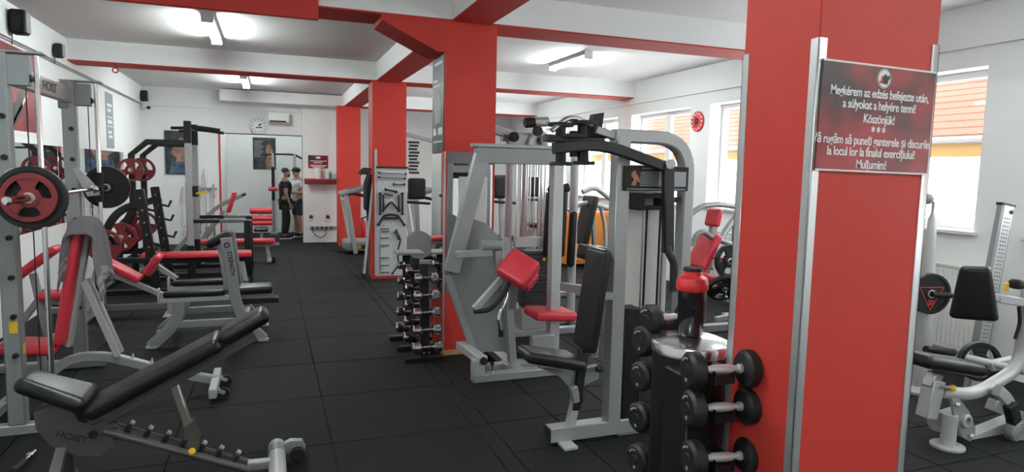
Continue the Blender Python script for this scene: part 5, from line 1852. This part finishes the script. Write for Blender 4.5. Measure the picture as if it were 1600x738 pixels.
# perforated upright leaning by the radiator
Y = 4.15
t = thing('perforated_post', 'grey perforated metal post leaning by the radiator at the right', 'post', A(1530, 575, 3.8))
Y = 3.8
a, b = A(1572, 320, Y), A(1533, 530, Y)
dd = (b - a).normalized()
b2 = a + dd * ((a.z - .0) / -dd.z)
t.location = b2
ORG[t.name] = V(b2)
sd = V((-dd.z, 0, dd.x)).normalized()
MB().bar(a, b2, .05, .17, sd).build('post_body', GREYM, t)
fc = MB().bar(a + V((0, -.026, 0)), b2 + V((0, -.026, 0)) - dd * .02, .006, .12, sd).build('scale_face', LIGHTS, t)
MB().bar(a - dd * .01, a + dd * .012, .06, .18, sd).build('top_cap', BLACKM, t)
MB().cyl(a + dd * .06 + sd * .04 + V((0, -.02, 0)), a + dd * .06 + sd * .04 + V((0, -.04, 0)), .018, 12).build('top_bolt', BLACKM, t)
hm = MB()
L = (b2 - a).length
k = 0
x = .12
while x < L - .1:
    for u in (-.03, .0, .03):
        p = a + dd * x + sd * (u + (.006 if k % 2 else 0)) + V((0, -.030, 0))
        hm.bar(p - dd * .006, p + dd * .006, .002, .008, sd, 0)
    x += .034
    k += 1
o = hm.build('perforations', BLACKM, t)
o['kind'] = 'stuff'
# ---- bench parked by the left wall behind the guided-bar rack
t = thing('incline_bench', 'red bench with slanted silver leg by the left wall behind the guided-bar rack', 'exercise bench', (-2.15, 7.6, 0))
pad2(P(-2.42, 7.6, .62), P(-1.98, 7.6, .98), .28, .075, REDV, t, 'back_pad')
MB().bar(P(-2.2, 7.6, .72), P(-2.1, 7.6, .04), .06, .06, (1, 0, 0)).build('post', SILVER, t)
MB().bar(P(-2.1, 7.6, .55), P(-2.45, 7.6, .05), .06, .06, (1, 0, 0)).build('slanted_leg', SILVER, t)
MB().bb((-2.5, 7.35, 0), (-2.42, 7.85, .05), .006).build('foot', SILVER, t)
MB().bb((-2.14, 7.35, 0), (-2.06, 7.85, .05), .006).build('foot', SILVER, t)
MB().rbox(P(-2.0, 7.6, .5), (.3, .28, .07), None, .03).build('seat_pad', REDV, t)
MB().bb((-2.12, 7.57, .4), (-1.9, 7.63, .46), .005).build('seat_beam', SILVER, t)
q = FL(36, 727)
t = thing('chrome_handle', 'chrome cable handle with black grip lying on the floor at lower left', 'cable grip', q)
d_ = (FL(50, 712) - FL(22, 738)).normalized()
MB().tube([q - d_ * .12 + Z * .018, q + d_ * .02 + Z * .018], .018, 10).build('grip', GRIP, t)
MB().tube([q + d_ * .0 + Z * .018, q + d_ * .16 + Z * .018], .011, 10).build('shaft', CHROME, t)
MB().cyl(q + d_ * .08 + Z * .02, q + d_ * .10 + Z * .02, .02, 12).build('collar', CHROME, t)
t = tag(MB().tube(fillet([P(1.15, 15.6, .012), P(1.35, 15.1, .012), P(1.2, 14.7, .012), P(1.5, 14.5, .012), P(1.3, 14.3, .012), P(1.62, 14.1, .012)], .2), .012, 6).build('extension_cable', BLACKM), 'black power cord curled on the floor by the treadmill', 'cord')

# ================================================================ PEOPLE
def skin_mesh(name, material, nodes, edges, parent, base, yaw, sub=2):
    """nodes: dict key -> (x, y, z, radius)"""
    keys = list(nodes)
    Rz = M.Rotation(yaw, 3, 'Z')
    me = bpy.data.meshes.new(name)
    me.from_pydata([Rz @ V(nodes[k][:3]) for k in keys], [(keys.index(a), keys.index(b)) for a, b in edges], [])
    o = bpy.data.objects.new(name, me)
    COL.objects.link(o)
    sk = o.modifiers.new('skin', 'SKIN')
    for i, k in enumerate(keys):
        r = nodes[k][3]
        me.skin_vertices[0].data[i].radius = r if isinstance(r, tuple) else (r, r)
        me.skin_vertices[0].data[i].use_root = (i == 0)
    sb = o.modifiers.new('sub', 'SUBSURF')
    sb.levels = sb.render_levels = sub
    dg = bpy.context.evaluated_depsgraph_get()
    m2 = bpy.data.meshes.new_from_object(o.evaluated_get(dg))
    bpy.data.objects.remove(o)
    m2.materials.clear()
    m2.materials.append(material)
    m2.polygons.foreach_set('use_smooth', [True] * len(m2.polygons))
    o = bpy.data.objects.new(name, m2)
    COL.objects.link(o)
    o.parent = parent
    return o


def person(lab, base, yaw, arms, shirt, trouser, long_legs, skin, head_tilt=0.0, stance=.0):
    t = thing('person', lab, 'person', base)
    n = {'pelvis': (0, 0, .95, (.13, .15)), 'belly': (0, 0, 1.10, (.125, .14)), 'chest': (.01, 0, 1.32, (.145, .17)), 'collar': (0, 0, 1.46, .10), 'neck': (.015, 0, 1.545, .056),
         'jaw': (.045 + head_tilt * .5, 0, 1.60, .068), 'skull': (.03 + head_tilt, 0, 1.68, .098), 'crown': (.02 + head_tilt, 0, 1.735, .07), 'nose': (.135 + head_tilt, 0, 1.655, .018)}
    e = [('pelvis', 'belly'), ('belly', 'chest'), ('chest', 'collar'), ('collar', 'neck'), ('neck', 'jaw'), ('jaw', 'skull'), ('skull', 'crown'), ('skull', 'nose')]
    for s_, sg in (('l', 1), ('r', -1)):
        st = stance * sg
        n.update({'hip' + s_: (0, .10 * sg, .88, .092), 'knee' + s_: (.025 + st, .11 * sg, .49, .062), 'calf' + s_: (-.005 + st, .11 * sg, .34, .058), 'ankle' + s_: (-.02 + st, .11 * sg, .09, .04), 'toe' + s_: (.10 + st, .12 * sg, .045, .036)})
        e += [('pelvis', 'hip' + s_), ('hip' + s_, 'knee' + s_), ('knee' + s_, 'calf' + s_), ('calf' + s_, 'ankle' + s_), ('ankle' + s_, 'toe' + s_)]
        el, wr, hd = arms[s_]
        n.update({'sh' + s_: (0, .185 * sg, 1.43, .072), 'el' + s_: (*el, .047), 'wr' + s_: (*wr, .031), 'palm' + s_: (*hd, .036)})
        e += [('collar', 'sh' + s_), ('sh' + s_, 'el' + s_), ('el' + s_, 'wr' + s_), ('wr' + s_, 'palm' + s_)]
        dv = (V(hd) - V(wr)).normalized()
        sd_ = dv.cross(V((0, 1, 0)) if abs(dv.y) < .7 else V((1, 0, 0))).normalized()
        for k, (off, ln) in enumerate(((-.028, .065), (-.010, .078), (.010, .072), (.028, .055))):
            p1 = V(hd) + sd_ * off + dv * .035
            p2 = p1 + dv * ln * .6 + dv.cross(sd_) * .018
            n['f%d%s' % (k, s_)] = (*p1, .010)
            n['g%d%s' % (k, s_)] = (*p2, .008)
            e += [('palm' + s_, 'f%d%s' % (k, s_)), ('f%d%s' % (k, s_), 'g%d%s' % (k, s_))]
        p1 = V(hd) - sd_ * .045 - dv * .01
        n['th' + s_] = (*p1, .011)
        n['ti' + s_] = (*(p1 + dv * .035 - sd_ * .012), .009)
        e += [('palm' + s_, 'th' + s_), ('th' + s_, 'ti' + s_)]
    skin_mesh('body', skin, n, e, t, base, yaw)
    # shirt
    g = {k: n[k] for k in ('belly', 'chest', 'collar', 'pelvis')}
    g['pelvis'] = (0, 0, .93, (.15, .17))
    g['belly'] = (0, 0, 1.10, (.148, .165))
    g['chest'] = (.01, 0, 1.32, (.165, .19))
    g['collar'] = (0, 0, 1.455, .115)
    ed = [('pelvis', 'belly'), ('belly', 'chest'), ('chest', 'collar')]
    for s_ in 'lr':
        g['sh' + s_] = (*n['sh' + s_][:3], .09)
        q = V(n['sh' + s_][:3]).lerp(V(n['el' + s_][:3]), .62)
        g['sl' + s_] = (*q, .075)
        ed += [('collar', 'sh' + s_), ('sh' + s_, 'sl' + s_)]
    skin_mesh('t_shirt', shirt, g, ed, t, base, yaw)
    g = {'pelvis': (0, 0, .95, (.14, .16))}
    ed = []
    for s_ in 'lr':
        h_, k_, c_, a_ = n['hip' + s_], n['knee' + s_], n['calf' + s_], n['ankle' + s_]
        g['hip' + s_] = (*h_[:3], .112)
        if long_legs:
            g['knee' + s_] = (*k_[:3], .082)
            g['an' + s_] = (a_[0], a_[1], .10, .06)
            ed += [('pelvis', 'hip' + s_), ('hip' + s_, 'knee' + s_), ('knee' + s_, 'an' + s_)]
        else:
            g['hem' + s_] = (*V(h_[:3]).lerp(V(k_[:3]), .92), .098)
            ed += [('pelvis', 'hip' + s_), ('hip' + s_, 'hem' + s_)]
    skin_mesh('trousers' if long_legs else 'shorts', trouser, g, ed, t, base, yaw)
    Rz = M.Rotation(yaw, 3, 'Z')
    for s_ in 'lr':
        a_ = V(n['ankle' + s_][:3])
        sh_ = MB().rbox(V(base) + Rz @ V((a_.x + .055, a_.y, .05)), (.27, .10, .10), Rz, .045, 3).build('shoe', BLACKM, t)
        MB().rbox(V(base) + Rz @ V((a_.x + .055, a_.y, .012)), (.28, .105, .024), Rz, .011, 2).build('sole', WHITEP, sh_)
    hx = .03 + head_tilt
    for sg in (-1, 1):
        MB().ball(V(base) + Rz @ V((hx + .082, .034 * sg, 1.672)), .011, 8).build('eye', PRINTB, t)
        MB().ball(V(base) + Rz @ V((hx - .005, .098 * sg, 1.655)), .028, 10, (.8, .5, 1.2)).build('ear', skin, t)
    MB().rbox(V(base) + Rz @ V((hx + .085, 0, 1.605)), (.02, .05, .012), Rz, .005, 2).build('mouth', PRINTR, t)
    return t, V(base), Rz, hx


b1 = P(.37, 17.35, 0)
arms = {'l': ((-.03, .24, 1.14), (.10, .22, .92), (.16, .21, .85)), 'r': ((-.02, -.25, 1.14), (.07, -.25, .90), (.11, -.24, .82))}
t, bb_, Rz, hx = person('person in black t-shirt and black trousers with tattooed arms, facing right', b1, math.radians(8), arms, CLOTHB, CLOTHB, True, SKIND, 0, .05)
MB().ball(bb_ + Rz @ V((hx - .018, 0, 1.72)), .096, 16, (1.0, .95, .72)).build('hair', HAIR, t)
MB().ball(bb_ + Rz @ V((hx + .05, 0, 1.60)), .062, 14, (.85, .95, .85)).build('beard', BEARD, t)
b2_ = P(.70, 17.85, 0)
arms = {'l': ((.06, .26, 1.15), (.27, .14, 1.16), (.33, .08, 1.17)), 'r': ((.06, -.26, 1.15), (.25, -.13, 1.14), (.31, -.07, 1.16))}
t, bb_, Rz, hx = person('person in white t-shirt, dark shorts and black cap, looking at a phone', b2_, math.radians(215), arms, CLOTHW, SHORTS, False, SKIN, .02, .03)
cp = MB().ball(bb_ + Rz @ V((hx - .005, 0, 1.73)), .108, 16, (1.02, .95, .72)).build('cap', CLOTHB, t)
MB().rbox(bb_ + Rz @ V((hx + .12, 0, 1.715)), (.12, .15, .014), Rz, .006, 2).build('cap_brim', CLOTHB, cp)
ph_ = bb_ + Rz @ V((.375, 0, 1.20))
o = MB().rbox(ph_, (.075, .15, .01), Rz @ M.Rotation(math.radians(-25), 3, 'Y'), .004, 2).build('phone', BLACKM, None, ph_)
tag(o, 'black phone held by the person in the white t-shirt', 'phone')
